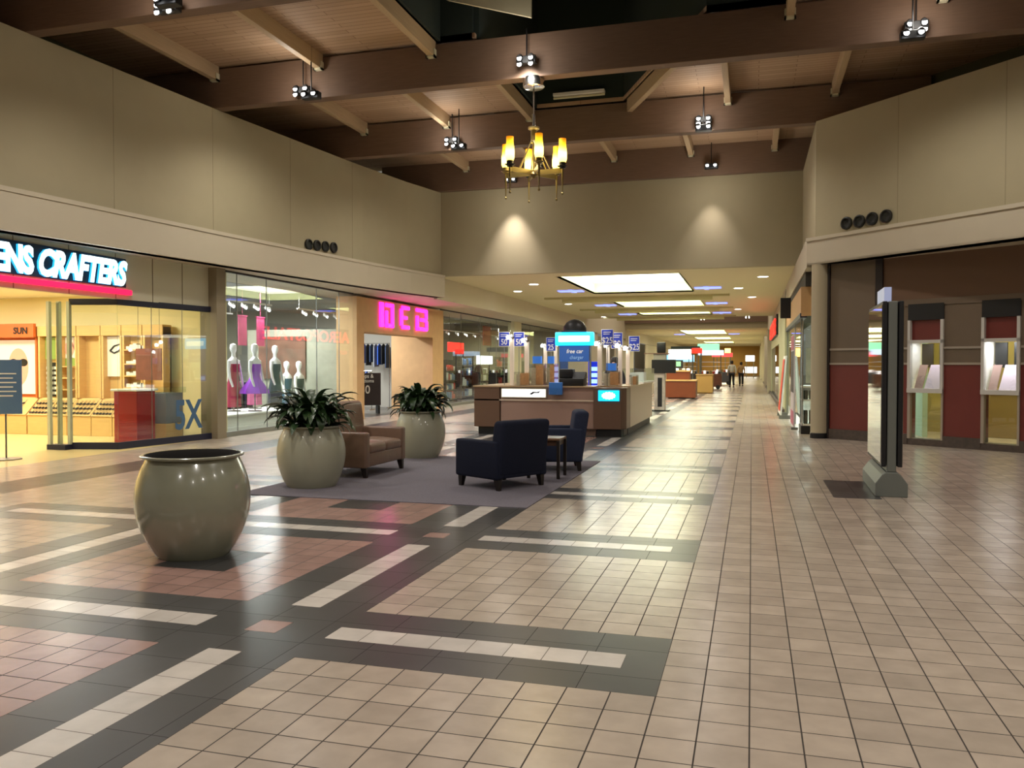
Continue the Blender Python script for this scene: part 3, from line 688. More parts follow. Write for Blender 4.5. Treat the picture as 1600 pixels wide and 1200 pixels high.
def rack(x, y, L, label, cols, ax='y', h=1.5, n=16):
    t = thing('clothes_rack', label, 'clothes rack', (x, y, 0), 0 if ax == 'y' else R(90))
    MB().tube([(0, -L / 2, 0), (0, -L / 2, h), (0, L / 2, h), (0, L / 2, 0)], .016, 8).box(-.22, .22, -L / 2 - .02, -L / 2 + .02, 0, .03).box(-.22, .22, L / 2 - .02, L / 2 + .02, 0, .03).build('rail', m_chrome, t)
    for i in range(n):
        yy = -L / 2 + .06 + (L - .12) * i / (n - 1); c = cols[i % len(cols)]; l = .65 + .25 * rng.random()
        gm = MB().prism([(-.2, yy - .02), (.2, yy - .025), (.22, yy + .02), (-.18, yy + .02)], h - l, h - .14).add([(-.2, yy, h - .14), (.2, yy, h - .14), (.03, yy, h - .02), (-.03, yy, h - .02), (-.2, yy + .02, h - .14), (.2, yy + .02, h - .14), (.03, yy + .02, h - .02), (-.03, yy + .02, h - .02)], [(0, 1, 2, 3), (7, 6, 5, 4), (0, 3, 7, 4), (1, 5, 6, 2)]).build('garment', c)
        gm.location = (x, y, 0); gm.rotation_euler = (0, 0, 0 if ax == 'y' else R(90))
        tag(gm, 'garment hanging on the ' + label.split(',')[0], 'clothes', 'garments on the ' + label)
    return t
g1 = [m_dress[2], M('cloth_black', '101014', .7), M('cloth_cream', 'c8c0b0', .7), M('cloth_plum', '582048', .7)]
g2 = [M('cloth_denim', '2c3c58', .7), g1[1], M('cloth_blue', '3058b0', .7), M('cloth_grey', '888c90', .7)]
rack(-13.8, 17.2, 2.4, 'rack of dark and plum clothes behind the mannequins, left one', g1)
rack(-12.85, 17.6, 3.2, 'low rack of black trousers right behind the window platform', [g1[1], m_dress[2]], h=1.05, n=22)
rack(-14.3, 20.0, 1.6, 'rack of dark clothes behind the mannequins, right one', g1[::-1])
rack(-12.75, 26.6, 1.3, 'high rack of blue and denim tops against the shop side wall', g2, 'x', h=2.25, n=9)
rack(-12.6, 25.3, .9, 'low rack of black and blue tops inside the portal doorway', g2[::-1], 'x', h=1.3, n=8)
tag(MB().box(-13.6, -12.1, 20.94, 20.99, 1.1, 2.3).build('wall_poster', M('poster_people', '6a4434', .5, noise=.85, nscale=3.5)), 'large brown photo poster on the pale partition inside the clothes shop', 'poster')
# dark promotional board in the doorway
p = at(578, 643, X=-11.4)
t = thing('promotional_board', 'black board with white 50 standing inside the portal doorway', 'sign', (at(577, 640, Y=23.4).x, 23.4, 0), R(-50))
MB().box(-.03, .03, -.36, .36, .25, 1.25).build('board', M('board_black', '281c1c', .5), t, .01)
MB().box(-.16, .16, -.3, -.24, 0, .25).build('foot', m_black, t); MB().box(-.16, .16, .24, .3, 0, .25).build('foot', m_black, t)
tt = text_mesh('lettering', '50', .36, m_white, t, .002, .004, .9); place_text(tt, (.035, -.3, .62), (1, 0))
tt = text_mesh('lettering', 'tops &', .17, m_white, t, .002, .001, .9); place_text(tt, (.035, -.28, 1.1), (1, 0))
tt = text_mesh('lettering', 'bottoms', .15, m_white, t, .002, .001, .9); place_text(tt, (.035, -.32, .96), (1, 0))
# track lights in the clothes shop
def track(x, y0, y1, n, label, z=2.95, e=True):
    t = thing('track_light', label, 'ceiling light', (x, y0, z))
    MB().box(-.02, .02, 0, y1 - y0, .06, .1).tube([(0, .1, .1), (0, .1, 3.49 - z)], .008, 6).tube([(0, y1 - y0 - .1, .1), (0, y1 - y0 - .1, 3.49 - z)], .008, 6).build('track', m_white, t)
    for i in range(n):
        yy = (y1 - y0) * (i + .5) / n
        MB().tube([(0, yy, .06), (0, yy, 0), (.1, yy, -.05)], [.02, .045, .055], 10).add([(.104 + .0, yy + .05 * math.cos(a_), -.055 + .05 * math.sin(a_)) for a_ in [2 * PI * k / 12 for k in range(12)]], [tuple(range(12))], 1).build('lamp_head', [m_white, m_down], t)
track(-11.9, mp(350, -11.9), mp(425, -11.9), 4, 'track with four bright spots above the left mannequins')
track(-11.9, mp(465, -11.9), mp(530, -11.9), 4, 'track with four bright spots at the right of the big glass')
track(-12.2, mp(690, -12.2), mp(780, -12.2), 7, 'track with seven bright spots in the shop right of the portal', 2.85)
track(-14.5, 16.5, 21, 4, 'track light deep in the clothes shop', 2.9)
# ---- shop right of the portal
structure(MB().box(-20, -19.9, 27.3, 46, 0, 3.6).build('wall_gift_back', M('gift_back', '686058', .8)))
structure(MB().box(-20, -11.9, 27.2, 27.3, 0, 3.6).build('wall_gift_side', M('gift_side', 'a09c90', .8)))
structure(MB().box(-20, GX - .1, 27.3, 46, 3.5, 3.55).build('ceiling_gift', M('gift_ceiling', '70726a', .8)))
structure(MB().box(-20, -10.7, 46.0, 46.1, 0, 3.6).build('wall_gift_end', M('gift_end', '908878', .8)))
for (x, y) in ((-12.5, 30), (-12.5, 34), (-15, 32), (-12.5, 40), (-14, 43)): light('AREA', (x, y, 3.3), 110, (1, .97, .9), .7, .7)
def shelf_unit(x, y, w, h, label, cols, rows=4, n=6, rz=0):
    """goods gondola facing +X"""
    t = thing('goods_shelf', label, 'shelf', (x, y, 0), rz)
    b = MB().box(-.4, -.36, 0, w, 0, h)
    for i in range(rows): b.box(-.4, 0, 0, w, .1 + i * (h - .2) / rows, .13 + i * (h - .2) / rows)
    b.box(-.4, 0, 0, .03, 0, h).box(-.4, 0, w - .03, w, 0, h).build('frame', m_dkmetal, t)
    for i in range(rows):
        for k in range(n):
            hh = (h - .2) / rows * (.45 + .4 * rng.random()); yy = .06 + (w - .12) * k / n; z = .13 + i * (h - .2) / rows
            g = MB().rbox(-.125, .125, 0, (w - .12) / n * .8, 0, hh, .02, 1).build('boxed_goods', cols[rng.randrange(len(cols))])
            g.location = (x - .175, y + yy, z); tag(g, 'small coloured packet on the ' + label, 'packet', 'packets on the ' + label)
    return t
gc = [M('goods_red', 'c02820', .5), M('goods_blue', '3870a8', .5), M('goods_white', 'd8dcd8', .5), M('goods_dark', '282828', .5), M('goods_green', '587858', .5)]
for i, (px, X, w, h, nm) in enumerate(((697, -11.6, 1.3, 1.7, 'beside the portal'), (722, -12.0, 1.6, 2.0, 'left of the lit panel'), (750, -11.7, 1.4, 1.5, 'under the lit panel'), (775, -12.2, 2.0, 1.9, 'right of the lit panel'), (826, -11.8, 2.0, 1.7, 'beyond the cream column'), (850, -12.2, 2.0, 2.0, 'farthest along the glass'))):
    shelf_unit(X, mp(px, X), w, h, 'goods shelf in the gift shop, ' + nm, [gc[(i + j) % 5] for j in range(3)])
for px, py, w, m_, nm in ((712, 543, .9, M('sign_red_glow', 'ff1818', .5, emit=1.8), 'small glowing red sign in the gift shop'), (757, 483 + 80, 1.1, m_whitelit, 'bright white light panel in the gift shop')):
    p = at(px, py, X=-11.4); t = thing('illuminated_sign', nm, 'sign', (-11.39, p.y, p.z)); MB().box(-.03, .03, -w, w, -.18, .2).build('light_panel', m_, t, .02); MB().tube([(0, -w * .8, .2), (0, -w * .8, 3.5 - p.z)], .006, 6).tube([(0, w * .8, .2), (0, w * .8, 3.5 - p.z)], .006, 6).build('hanging_rod', m_dkmetal, t)
p = at(761, 525, X=-12.0)
tag(MB().box(-12.02, -11.98, p.y - .6, p.y + .6, p.z - .45, p.z + .45).tube([(-12, p.y, p.z + .45), (-12, p.y, 3.5)], .006, 6).build('hanging_poster', M('poster_red', 'b03020', .6, noise=.4, nscale=4)), 'orange red poster hanging high in the gift shop', 'poster')
# round air nozzles on the ledges
def nozzle(p, n, label, grp):
    t = thing('air_nozzle', label, 'air vent', p, math.atan2(n[1], n[0]), grp)
    b = MB(); prof = [(.1, 0), (.125, .01), (.125, .05), (.1, .06), (.08, .02), (.02, .01), (0, .01)]
    vs = []; fs = []; k_ = 24
    for (r, z) in prof:
        for k in range(k_): q = 2 * PI * k / k_; vs.append((z, r * math.cos(q), r * math.sin(q)))
    for i in range(len(prof) - 1):
        for k in range(k_): fs.append((i * k_ + k, i * k_ + (k + 1) % k_, (i + 1) * k_ + (k + 1) % k_, (i + 1) * k_ + k))
    b.add(vs, fs, 0, True).build('ring', M('nozzle_dark', '1e1e18', .6), t)
ordn = ['leftmost', 'second from the left', 'third from the left', 'rightmost']
for i, px in enumerate((481, 494, 507, 520)):
    d = at(px, 383 + i * 1.6, Y=17.5); lo, hi = 15.0, 22.0
    for _ in range(40):
        m_ = (lo + hi) / 2; q = at(px, 383, Y=m_)
        if q.x > lerp_poly(LP, m_): lo = m_
        else: hi = m_
    q = at(px, 382 + i * 1.6, Y=lo)
    nozzle((lerp_poly(LP, lo) + .0, lo, q.z), (1, -.15), 'round dark air nozzle above the left ledge, %s of four' % ordn[i], 'air nozzles above the left ledge')
for i, (px, py) in enumerate(((1324, 349), (1344, 346), (1364, 342), (1386, 338))):
    # intersection with the diagonal wall x + y = 19.51
    dd = FW * F + RT * (px - 800) + UP * (600 - py); tt_ = (1.24 + 18.27) / (dd.x + dd.y); q = Vector((0, 0, EYE)) + dd * tt_
    nozzle(q, (-1, -1), 'round dark air nozzle above the right ledge, %s of four' % ordn[i], 'air nozzles above the right ledge')
# ================================================================== RIGHT: JEWELLER'S DIAGONAL FRONT
m_redpan = M('oxblood_panel', '6e2a22', .45, noise=.1, nscale=3)
m_brownp = M('brown_panel', '6a5a48', .6, noise=.08, nscale=3)
m_stone = M('base_stone', '4c4038', .5, noise=.5, nscale=14)
m_strip = M('pale_strip', 'a09484', .5)
m_whitefr = M('white_frame', 'c8c4bc', .5)
def dwall(b, s0, s1, z0, z1, d0=0, d1=.3, mi=0):
    """slab on the diagonal shop line between distances s0..s1, depth d0..d1 (negative = towards the hall)"""
    pts = [sq(s0, d0), sq(s1, d0), sq(s1, d1), sq(s0, d1)]
    return b.prism([tuple(p) for p in pts], z0, z1, mi)
# window openings at s = 1.62..2.27, 2.92..3.54, repeats beyond the frame
wins = [(1.62, 2.27), (2.92, 3.54), (4.25, 4.9)]
seg = [(0.0, 1.62), (2.27, 2.92), (3.54, 4.25), (4.9, 9.0)]
b = MB(); br = MB(); bs = MB(); bt = MB()
for a_, c_ in seg:
    dwall(br, a_, c_, .2, 1.5, 0); dwall(b, a_, c_, 1.5, 2.6, 0); dwall(bs, a_, c_, 0, .2, -.03)
    dwall(bt, a_, c_, 1.5, 1.54, -.02, 0); dwall(bt, a_, c_, 1.79, 1.83, -.02, 0)
for a_, c_ in wins: dwall(bs, a_, c_, 0, .12, -.02); dwall(br, a_, c_, 1.96, 2.33, .03)
dwall(b, 0, 1.0, 2.6, 3.56, 0); dwall(b, 1.0, 1.12, 0, .01, 0)
structure(b.build('wall_jeweller_upper', m_brownp)); structure(br.build('wall_jeweller_red', m_redpan)); structure(bs.build('baseboard_right', m_stone)); structure(bt.build('trim_6', m_strip))
b = MB(); dwall(b, .98, 1.12, 0.2, 3.56, -.04, .01); dwall(b, -.14, 0.02, 0, 3.56, -.04, .3); structure(b.build('trim_7', M('dark_pier', '241a16', .6)))
m_sofwarm = M('jeweller_fascia', '6e5440', .8)
b = MB(); dwall(b, 1.12, 9.0, 2.72, 3.56, .0, .3); structure(b.build('wall_jeweller_fascia', m_sofwarm))
b = MB(); dwall(b, 1.12, 9.0, 2.6, 2.72, -.02, .3); structure(b.build('trim_8', m_brownp))
for i, ((a_, c_), nm) in enumerate(zip(wins, ('left one beside the directory sign', 'right one with the brighter white props', 'beyond the picture edge'))):
    if i == 2: continue
    o = sq(a_, 0); ang = math.atan2(SD.y, SD.x); wd = c_ - a_
    t = thing('display_window', "white framed jeweller's display window in the diagonal front, " + nm, 'display window', (o.x, o.y, 0), ang)
    MB().box(0, wd, -.03, .3, 2.33, 2.63).build('dark_head_panel', m_black, t)
    MB().box(0, .05, -.05, .06, .98, 2.33).box(wd - .05, wd, -.05, .06, .98, 2.33).box(0, wd, -.05, .02, 1.9, 1.96).box(0, wd, -.06, .05, .98, 1.06).build('frame', m_whitefr, t)
    MB().box(0, .05, -.03, .06, .12, .98).box(wd - .035, wd, -.03, .06, .12, .98).build('jamb', m_strip, t)
    MB().box(.05, wd - .05, -.01, 0, 1.06, 1.9).box(.05, wd - .05, .02, .03, .12, .98).build('glass_pane', m_caseglass, t)
    MB().box(.0, wd, 0, .5, 1.0, 1.04).box(0, .02, 0, .5, 1.04, 1.96).box(wd - .02, wd, 0, .5, 1.04, 1.96).box(0, wd, 0, .5, 1.94, 1.96).build('case', m_white, t)
    MB().box(wd * .08, wd * .4, .42, .46, 1.45, 1.9).box(wd * .58, wd * .92, .42, .46, 1.45, 1.9).build('dark_back_panel', m_black, t)
    m_prop = M('display_card_%d' % i, 'e4d0e0', .5)
    MB().add([(wd * .38, .1, 1.05), (wd * .82, .1, 1.05), (wd * .86, .32, 1.5), (wd * .42, .32, 1.5), (wd * .38, .13, 1.05), (wd * .82, .13, 1.05), (wd * .86, .35, 1.5), (wd * .42, .35, 1.5)], [(0, 1, 2, 3), (7, 6, 5, 4), (0, 4, 5, 1), (3, 2, 6, 7), (0, 3, 7, 4), (1, 5, 6, 2)]).build('display_card', m_prop, t)
    MB().add([(wd * .1, .1, 1.05), (wd * .32, .1, 1.05), (wd * .34, .3, 1.5), (wd * .12, .3, 1.5), (wd * .1, .13, 1.05), (wd * .32, .13, 1.05), (wd * .34, .33, 1.5), (wd * .12, .33, 1.5)], [(0, 1, 2, 3), (7, 6, 5, 4), (0, 4, 5, 1), (3, 2, 6, 7), (0, 3, 7, 4), (1, 5, 6, 2)]).build('display_card', M('display_card_tan_%d' % i, 'b09088', .5), t)
    m_ = o + SD * wd / 2 + SN * .25
    light('AREA', (m_.x, m_.y, 1.92), (3.0, 8.0)[i], (1, .9, .97), .4, .2)
# jeweller interior: floor glow beyond the lower glass
b = MB(); dwall(b, -.1, 9, 0, 3.5, 3.4, 3.5); structure(b.build('wall_jeweller_back', M('jeweller_back', 'a08c50', .8)))
b = MB(); dwall(b, -.1, 9, 3.3, 3.35, .3, 3.5); structure(b.build('ceiling_jeweller', m_cream))
m_ = sq(2.6, 1.8); light('AREA', (m_.x, m_.y, 3.2), 110, (1, .85, .5), 2, 2)
t = tag(MB().prism([tuple(sq(1.5, 2.8)), tuple(sq(4.2, 2.8)), tuple(sq(4.2, 3.2)), tuple(sq(1.5, 3.2))], 0, .95).prism([tuple(sq(1.45, 2.75)), tuple(sq(4.25, 2.75)), tuple(sq(4.25, 3.25)), tuple(sq(1.45, 3.25))], .95, 1.0).build('shop_counter', M('counter_brown', '8c7444', .4), bevel=.01), "dark brown counter inside the jeweller's, seen under the display windows", 'counter')
# round column
t = thing('round_column', 'cream round column at the corner of the diagonal shopfront', 'column', (1.33, 18.12, 0))
MB().tube([(0, 0, .1), (0, 0, 3.54)], .165, 28).build('shaft', M('column_cream', 'b0a488', .6), t)
MB().lathe([(.175, 0), (.175, .1), (.165, .11)], 28).build('base_ring', m_black, t)

# ---- corridor right side shops
b = MB().box(1.02, 1.12, 19.2, 30, 2.62, 3.2).box(1.12, 1.6, 19.2, 19.3, 2.62, 3.2).box(1.02, 2.6, 18.9, 19.0, 2.55, 2.62); structure(b.build('wall_corridor_tan', m_tanstone))
structure(MB().box(1.0, 1.14, 19.1, 30, 2.52, 2.62).build('trim_9', m_navytrim))
structure(MB().box(1.1, 2.4, 19.0, 46, 3.2, 3.5).build('ceiling_dark_soffit', M('soffit_dark', '38342e', .8)))
structure(MB().box(3.4, 3.5, 18.9, 46, 0, 3.5).build('wall_corridor_back', M('mag_back', 'a8c0a8', .7)))
for (y, e) in ((20.6, 70), (24, 90), (28, 90), (35, 80), (41, 80)): light('AREA', (2.2, y, 3.15), e, (.92, 1, .93), .8, .8)
w = bpy.data.objects.new('window_6', None); COL.objects.link(w); structure(w)
MB().box(1.05, 1.062, 19.6, 27, .3, 2.52).build('glass_pane', m_glass, w)
MB().box(1.04, 1.08, 19.55, 19.6, 0, 2.52).box(1.04, 1.08, 22.2, 22.25, 0, 2.52).box(1.04, 1.08, 27, 27.05, 0, 2.52).build('mullion', m_steel, w)
t = thing('display_case', 'glass corner display case with dark goods beside the round column', 'display case', (1.05, 19.0, 0))
MB().box(-.02, .62, 0, .9, 0, .18).build('plinth', m_black, t, .01)
MB().box(0, .6, .04, .86, .18, .22).box(0, .6, .04, .86, .72, .75).box(0, .6, .04, .86, 1.0, 1.04).build('shelf', m_white, t)
MB().box(0, .6, .04, .05, .22, 2.4).box(0, .01, .04, .86, .22, 2.4).build('glass_pane', m_caseglass, t)
MB().box(-.01, .02, .02, .05, .18, 2.45).box(.58, .61, .02, .05, .18, 2.45).build('corner_post', m_chrome, t)
for i in range(5):
    for j in range(2):
        g = MB().rbox(-.045, .045, -.06, .06, 0, .3 if j == 0 else .2, .015, 2).build('perfume_box', [m_black, gc[3], m_dkmetal, gc[4], M('goods_olive', '9aa038', .5)][i] if not (i < 4 and j) else m_black)
        g.location = (1.13 + i * .115, 19.16, .22 + j * .53); tag(g, 'dark upright packet on the %s shelf of the corner display case' % ('lower' if j == 0 else 'upper'), 'packet', 'packets in the corner display case')
tag(MB().box(1.16, 1.6, 19.3, 19.34, 1.12, 1.85).box(1.14, 1.62, 19.29, 19.3, 1.1, 1.87).build('framed_picture', M('picture_pale', 'c8c0b8', .5, noise=.5, nscale=5)), 'pale framed picture standing in the corner display case', 'picture')
p = at(1219, 672, Z=0)
t = thing('poster_banner', 'tall banner poster, pink and dark, standing left of the corner display case', 'poster', (.93, 20.3, 0))
pw = .1
MB().box(-.05, .1, -.12, .12, 0, .06).build('foot', m_steel, t)
bn = MB().box(0, .03, -.05, 1.35, .06, 2.2).build('banner', M('banner_white', 'd8ccd0', .5), t)
MB().box(-.004, 0, -.05, 1.35, .1, .42).build('pink_band', M('banner_pink_low', 'c05878', .5), bn)
MB().box(-.004, 0, -.05, 1.35, 1.85, 2.18).build('pink_band', M('banner_pink', 'c05878', .5), bn)
MB().box(-.004, 0, -.05, 1.35, .85, 1.82).build('dark_photo', M('banner_photo', '3c3438', .5, noise=.6, nscale=5), bn)
t = thing('sandwich_board', 'orange red A shaped sign board with white frame along the right shopfronts', 'sign', (.78, 24.2, 0))
MB().add([(-.02, 0, .1), (-.02, 1.6, .1), (.12, 1.6, 1.75), (.12, 0, 1.75), (.02, 0, .1), (.02, 1.6, .1), (.16, 1.6, 1.75), (.16, 0, 1.75)], [(0, 1, 2, 3), (7, 6, 5, 4), (0, 4, 5, 1), (3, 2, 6, 7), (0, 3, 7, 4), (1, 5, 6, 2)]).build('board', m_white, t)
MB().add([(-.02, .14, .2), (-.02, 1.46, .2), (.105, 1.46, 1.66), (.105, .14, 1.66)], [(0, 1, 2, 3)]).build('orange_face', M('board_orange', 'd83818', .5), t).location = (-.006, 0, 0)
MB().box(-.05, .25, 0, .05, 0, .1).box(-.05, .25, 1.55, 1.6, 0, .1).build('foot', m_steel, t)
# right corridor wall further on
structure(MB().box(.98, 1.1, 27.1, 33, 0, 3.5).box(.98, 1.1, 45, 120, 0, 3.5).box(.98, 1.1, 33, 45, 2.3, 3.5).build('wall_corridor_right', M('corridor_wall', 'b0ac88', .7)))
for i, y in enumerate((46.5, 58, 72, 88)):
    tag(MB().box(.8, .98, y, y + .5, 0, 3.4).build('pilaster', m_fascia), 'pale pilaster on the far right corridor wall, %s' % ('nearest', 'second', 'third', 'farthest')[i], 'pilaster')
structure(MB().box(.9, .98, 27, 118, 0, .12).build('baseboard_corridor', m_stone))
w = bpy.data.objects.new('window_7', None); COL.objects.link(w); structure(w); MB().box(1.0, 1.012, 33, 45, 0.1, 2.3).build('glass_pane', m_glass, w)
sg = thing('shop_sign', 'glowing red letter sign seen edge on at the right of the corridor', 'sign', (.86, 42.6, 2.72))
tt = text_mesh('lettering', 'AEROPOSTALE', .85, m_redneon, sg, .02, .01, .95)
Lx = max(v.co.x for v in tt.data.vertices)
for v in tt.data.vertices: v.co.x *= 8.6 / Lx
place_text(tt, (0, 0, 0), (-1, 0))
MB().box(.04, .12, -8.7, .1, -.05, .75).build('backing', m_dkmetal, sg)
t = thing('blade_sign', 'small black projecting sign above the red letter sign on the right', 'sign', (.75, 23.6, 2.75))
MB().box(-.02, .25, -.03, .03, 0, .55).build('panel', m_black, t, .01); MB().tube([(.1, 0, .55), (.12, 0, .78)], .012, 6).build('bracket', m_chrome, t)

# ================================================================== DIRECTORY SIGN
m_dir = M('directory_grey', '6e726c', .5, .1)
ang = math.atan2(11.99 - 10.23, 1.45 - 1.24)
t = thing('directory_sign', 'tall freestanding grey directory sign with glossy face on the right floor', 'sign', (1.53, 10.22, 0), R(-1.5))
pr = [(-.17, 0), (-.17, .15), (-.1, .25), (-.06, .28), (.06, .28), (.1, .25), (.17, .15), (.17, 0)]
def xz_prism(b, pts, y0, y1, mi=0):
    n = len(pts); vs = [(p[0], y0, p[1]) for p in pts] + [(p[0], y1, p[1]) for p in pts]
    return b.add(vs, [tuple(range(n)), tuple(range(2 * n - 1, n - 1, -1))] + [(i, n + i, n + (i + 1) % n, (i + 1) % n) for i in range(n)], mi)
xz_prism(MB(), pr, 0, 1.45).build('base', m_dir, t, .008)
MB().box(-.05, .05, .02, 1.42, .28, 2.22).build('core_panel', m_dir, t, .01)
MB().box(-.11, -.06, .0, 1.44, .34, 2.22).box(.06, .11, .0, 1.44, .34, 2.22).build('side_frame', m_dkmetal, t, .008)
MB().box(-.116, -.11, .03, 1.41, .38, 2.18).box(.11, .116, .03, 1.41, .38, 2.18).build('mirror_face', M('mirror', 'c8ccc8', .04, 1), t)
tp = MB().box(-.04, .04, .5, 1.2, 2.22, 2.42).build('lit_topper', M('topper_glass', 'a0a8c8', .3, emit=.4), t)

# ================================================================== PLANTERS
m_glaze = M('celadon_glaze', '8f907c', .22, noise=.05, nscale=3, coat=.6)
m_glaze2 = M('celadon_glaze_pale', 'a5a48e', .4, noise=.05, nscale=3, coat=.2)
m_potinside = M('planter_inside', '181512', .9)
m_leaf = M('dracaena_leaf', '2c4424', .36, noise=.4, nscale=5)
def pot_profile(h, rb, rm, rt, lip):
    pts = []
    for i in range(15):
        u = i / 14; r = rb + (rm - rb) * math.sin(min(1, u / .58) * PI / 2) ** .85 if u < .58 else rm - (rm - rt) * ((u - .58) / .42) ** 2.0
        pts.append((r, .0 + h * u))
    return pts
def planter(x, y, h, rb, rm, rt, label, leafy, glz, seed=1, spread=.5, top=.5):
    t = thing('planter' if not leafy else 'potted_plant', label, 'planter' if not leafy else 'potted plant', (x, y, .008 if leafy else 0))
    p_ = pot_profile(h - .03, rb, rm, rt, 0)
    prof = [(0, .0), (rb, 0)] + p_[1:] + [(rt + .02, h - .028), (rt + .042, h - .018), (rt + .045, h - .006), (rt + .03, h), (rt + .012, h - .002)]
    MB().lathe(prof, 56).build('pot', glz, t)
    MB().lathe([(rt + .012, h - .003), (rt - .005, h - .03), (rt - .012, h - .12), (rt + .02, h - .3)], 56).build('pot_inside', m_potinside, t)  # inner wall of the pot, its darkness put into the colour
    MB().disc((0, 0, h - (.22 if not leafy else .08)), rt + (-.015 if leafy else -.005), 'Z', 40).build('soil', m_potinside, t)
    if leafy:
        r_ = random.Random(seed); b = MB()
        for i in range(170):
            a = r_.random() * 2 * PI; br_ = (rt - .08) * math.sqrt(r_.random()); bx, by = br_ * math.cos(a), br_ * math.sin(a)
            a2 = a + r_.uniform(-.6, .6); L = r_.uniform(.26, .46); el = R(r_.uniform(35, 88)) if i % 3 else R(r_.uniform(0, 50)); w_ = r_.uniform(.04, .066)
            z = h - .06 + r_.random() * top * .56; pts = []; x0, y0 = bx, by; k = 8; droop = R(r_.uniform(80, 150))
            for j in range(k + 1):
                pts.append((x0, y0, z)); e = el - droop * (j / k) ** 1.4; x0 += math.cos(a2) * math.cos(e) * L / k; y0 += math.sin(a2) * math.cos(e) * L / k; z += math.sin(e) * L / k
            vs = []; fs = []; px_, py_ = -math.sin(a2), math.cos(a2)
            for j, (X, Y, Z) in enumerate(pts):
                ww = w_ * math.sin(PI * min(1, (j + .6) / (k + .6))) ** .7; vs += [(X - px_ * ww, Y - py_ * ww, Z + ww * .35), (X, Y, Z), (X + px_ * ww, Y + py_ * ww, Z + ww * .35)]
            for j in range(k): q = 3 * j; fs += [(q, q + 1, q + 4, q + 3), (q + 1, q + 2, q + 5, q + 4)]
            b.add(vs, fs, 0, True)
        b.build('foliage', m_leaf, t)
        b = MB()
        for i in range(6): a = i * 1.05; b.tube([(.1 * math.cos(a), .1 * math.sin(a), h - .09), (.14 * math.cos(a), .14 * math.sin(a), h + .1)], .016, 7)
        b.build('stem', M('stem_brown', '5a4a34', .8), t)
    return t
planter(-4.25, 5.62, .80, .27, .435, .345, 'empty glossy grey green ceramic urn standing alone on the patterned tiles', False, m_glaze)
planter(-5.22, 9.17, .75, .29, .415, .325, 'pale egg shaped planter with leafy plant at the front corner of the carpet', True, m_glaze2, 3)
planter(-5.16, 12.55, .75, .28, .40, .31, 'pale egg shaped planter with leafy plant behind the tan leather seat', True, m_glaze2, 11)
# ================================================================== CARPET
tag(MB().box(-28 * T, -11 * T, 40.9 * T, 62.4 * T, 0, .008).build('carpet', M('carpet_grey', '747078', .95, noise=.25, nscale=60, spec=.1)), 'grey mauve rectangular carpet under the seating group', 'carpet')
# ================================================================== SEATING
m_navyf = M('navy_fabric', '1c2030', .9, noise=.15, nscale=40, spec=.2)
m_navyf2 = M('slate_blue_fabric', '2a3044', .9, noise=.15, nscale=40, spec=.2)
m_leather = M('tan_leather', '7e6452', .38, noise=.12, nscale=12, bump=.15)
m_darkleg = M('dark_wood_leg', '1c1410', .45)
def armchair(x, y, rz, label, w, d, hb, fab, ncush=1, tabl=.6, back_d=.2, sh=.43):
    """faces local +X; origin at centre on the floor"""
    t = thing('armchair' if ncush == 1 else 'loveseat', label, 'armchair' if ncush == 1 else 'sofa', (x, y, .008), rz)
    aw = .13
    MB().rbox(-d / 2, d / 2 - .01, -w / 2 + aw - .01, w / 2 - aw + .01, .14, .32, .02).build('seat_base', fab, t)
    for s in (-1, 1):
        a0, a1 = (s * w / 2, s * (w / 2 - aw))
        b = MB(); yl, yh = min(a0, a1), max(a0, a1)
        b.rbox(-d / 2, d / 2, yl, yh, .13, tabl, .03, 3).build('armrest', fab, t)
    cw = (w - 2 * aw) / ncush
    for i in range(ncush):
        y0 = -w / 2 + aw + i * cw
        MB().rbox(-d / 2 + back_d - .02, d / 2 + .0, y0 + .005, y0 + cw - .005, .31, sh, .04, 4, 0, .04).build('seat_cushion', fab, t)
    # backrest: leaning slab with rounded edges
    b = MB().rbox(-d / 2, -d / 2 + back_d, -w / 2 + .02, w / 2 - .02, .15, hb, .055, 5)
    b.v = [(x_ - .1 * (z_ - .15) / (hb - .15), y_ * (1 - .03 * z_), z_) for (x_, y_, z_) in b.v]
    b.build('backrest', fab, t)
    for sx in (-1, 1):
        for sy in (-1, 1):
            X, Y_ = sx * (d / 2 - .06), sy * (w / 2 - .07)
            MB().add([(X - .025 + sx * .02, Y_ - .02, 0), (X + .025 + sx * .02, Y_ - .02, 0), (X + .025 + sx * .02, Y_ + .02, 0), (X - .025 + sx * .02, Y_ + .02, 0),
                      (X - .04, Y_ - .035, .145), (X + .04, Y_ - .035, .145), (X + .04, Y_ + .035, .145), (X - .04, Y_ + .035, .145)], [(3, 2, 1, 0), (4, 5, 6, 7), (0, 1, 5, 4), (1, 2, 6, 5), (2, 3, 7, 6), (3, 0, 4, 7)]).build('leg', m_darkleg, t)
    return t
armchair(-2.98, 9.86, R(150), 'dark navy armchair with its back to the aisle, nearest the camera', .86, .76, .83, m_navyf, back_d=.2, tabl=.585)
armchair(-2.72, 11.68, R(196), 'slate blue armchair beyond the small wooden table', .74, .74, .84, m_navyf2, tabl=.6)
armchair(-5.22, 10.52, R(-2), 'tan leather loveseat between the two leafy planters', 1.22, .80, .97, m_leather, ncush=2, tabl=.6, back_d=.22, sh=.44)
t = thing('side_table', 'small square wooden side table between the two dark armchairs', 'table', (-2.62, 10.78, .008), 0)
MB().rbox(-.22, .22, -.22, .22, .5, .53, .008).build('tabletop', M('table_wood', '6e5038', .3), t)
MB().box(-.19, .19, -.19, .19, .43, .5).build('apron', M('table_apron', '4a3324', .4), t, .004)
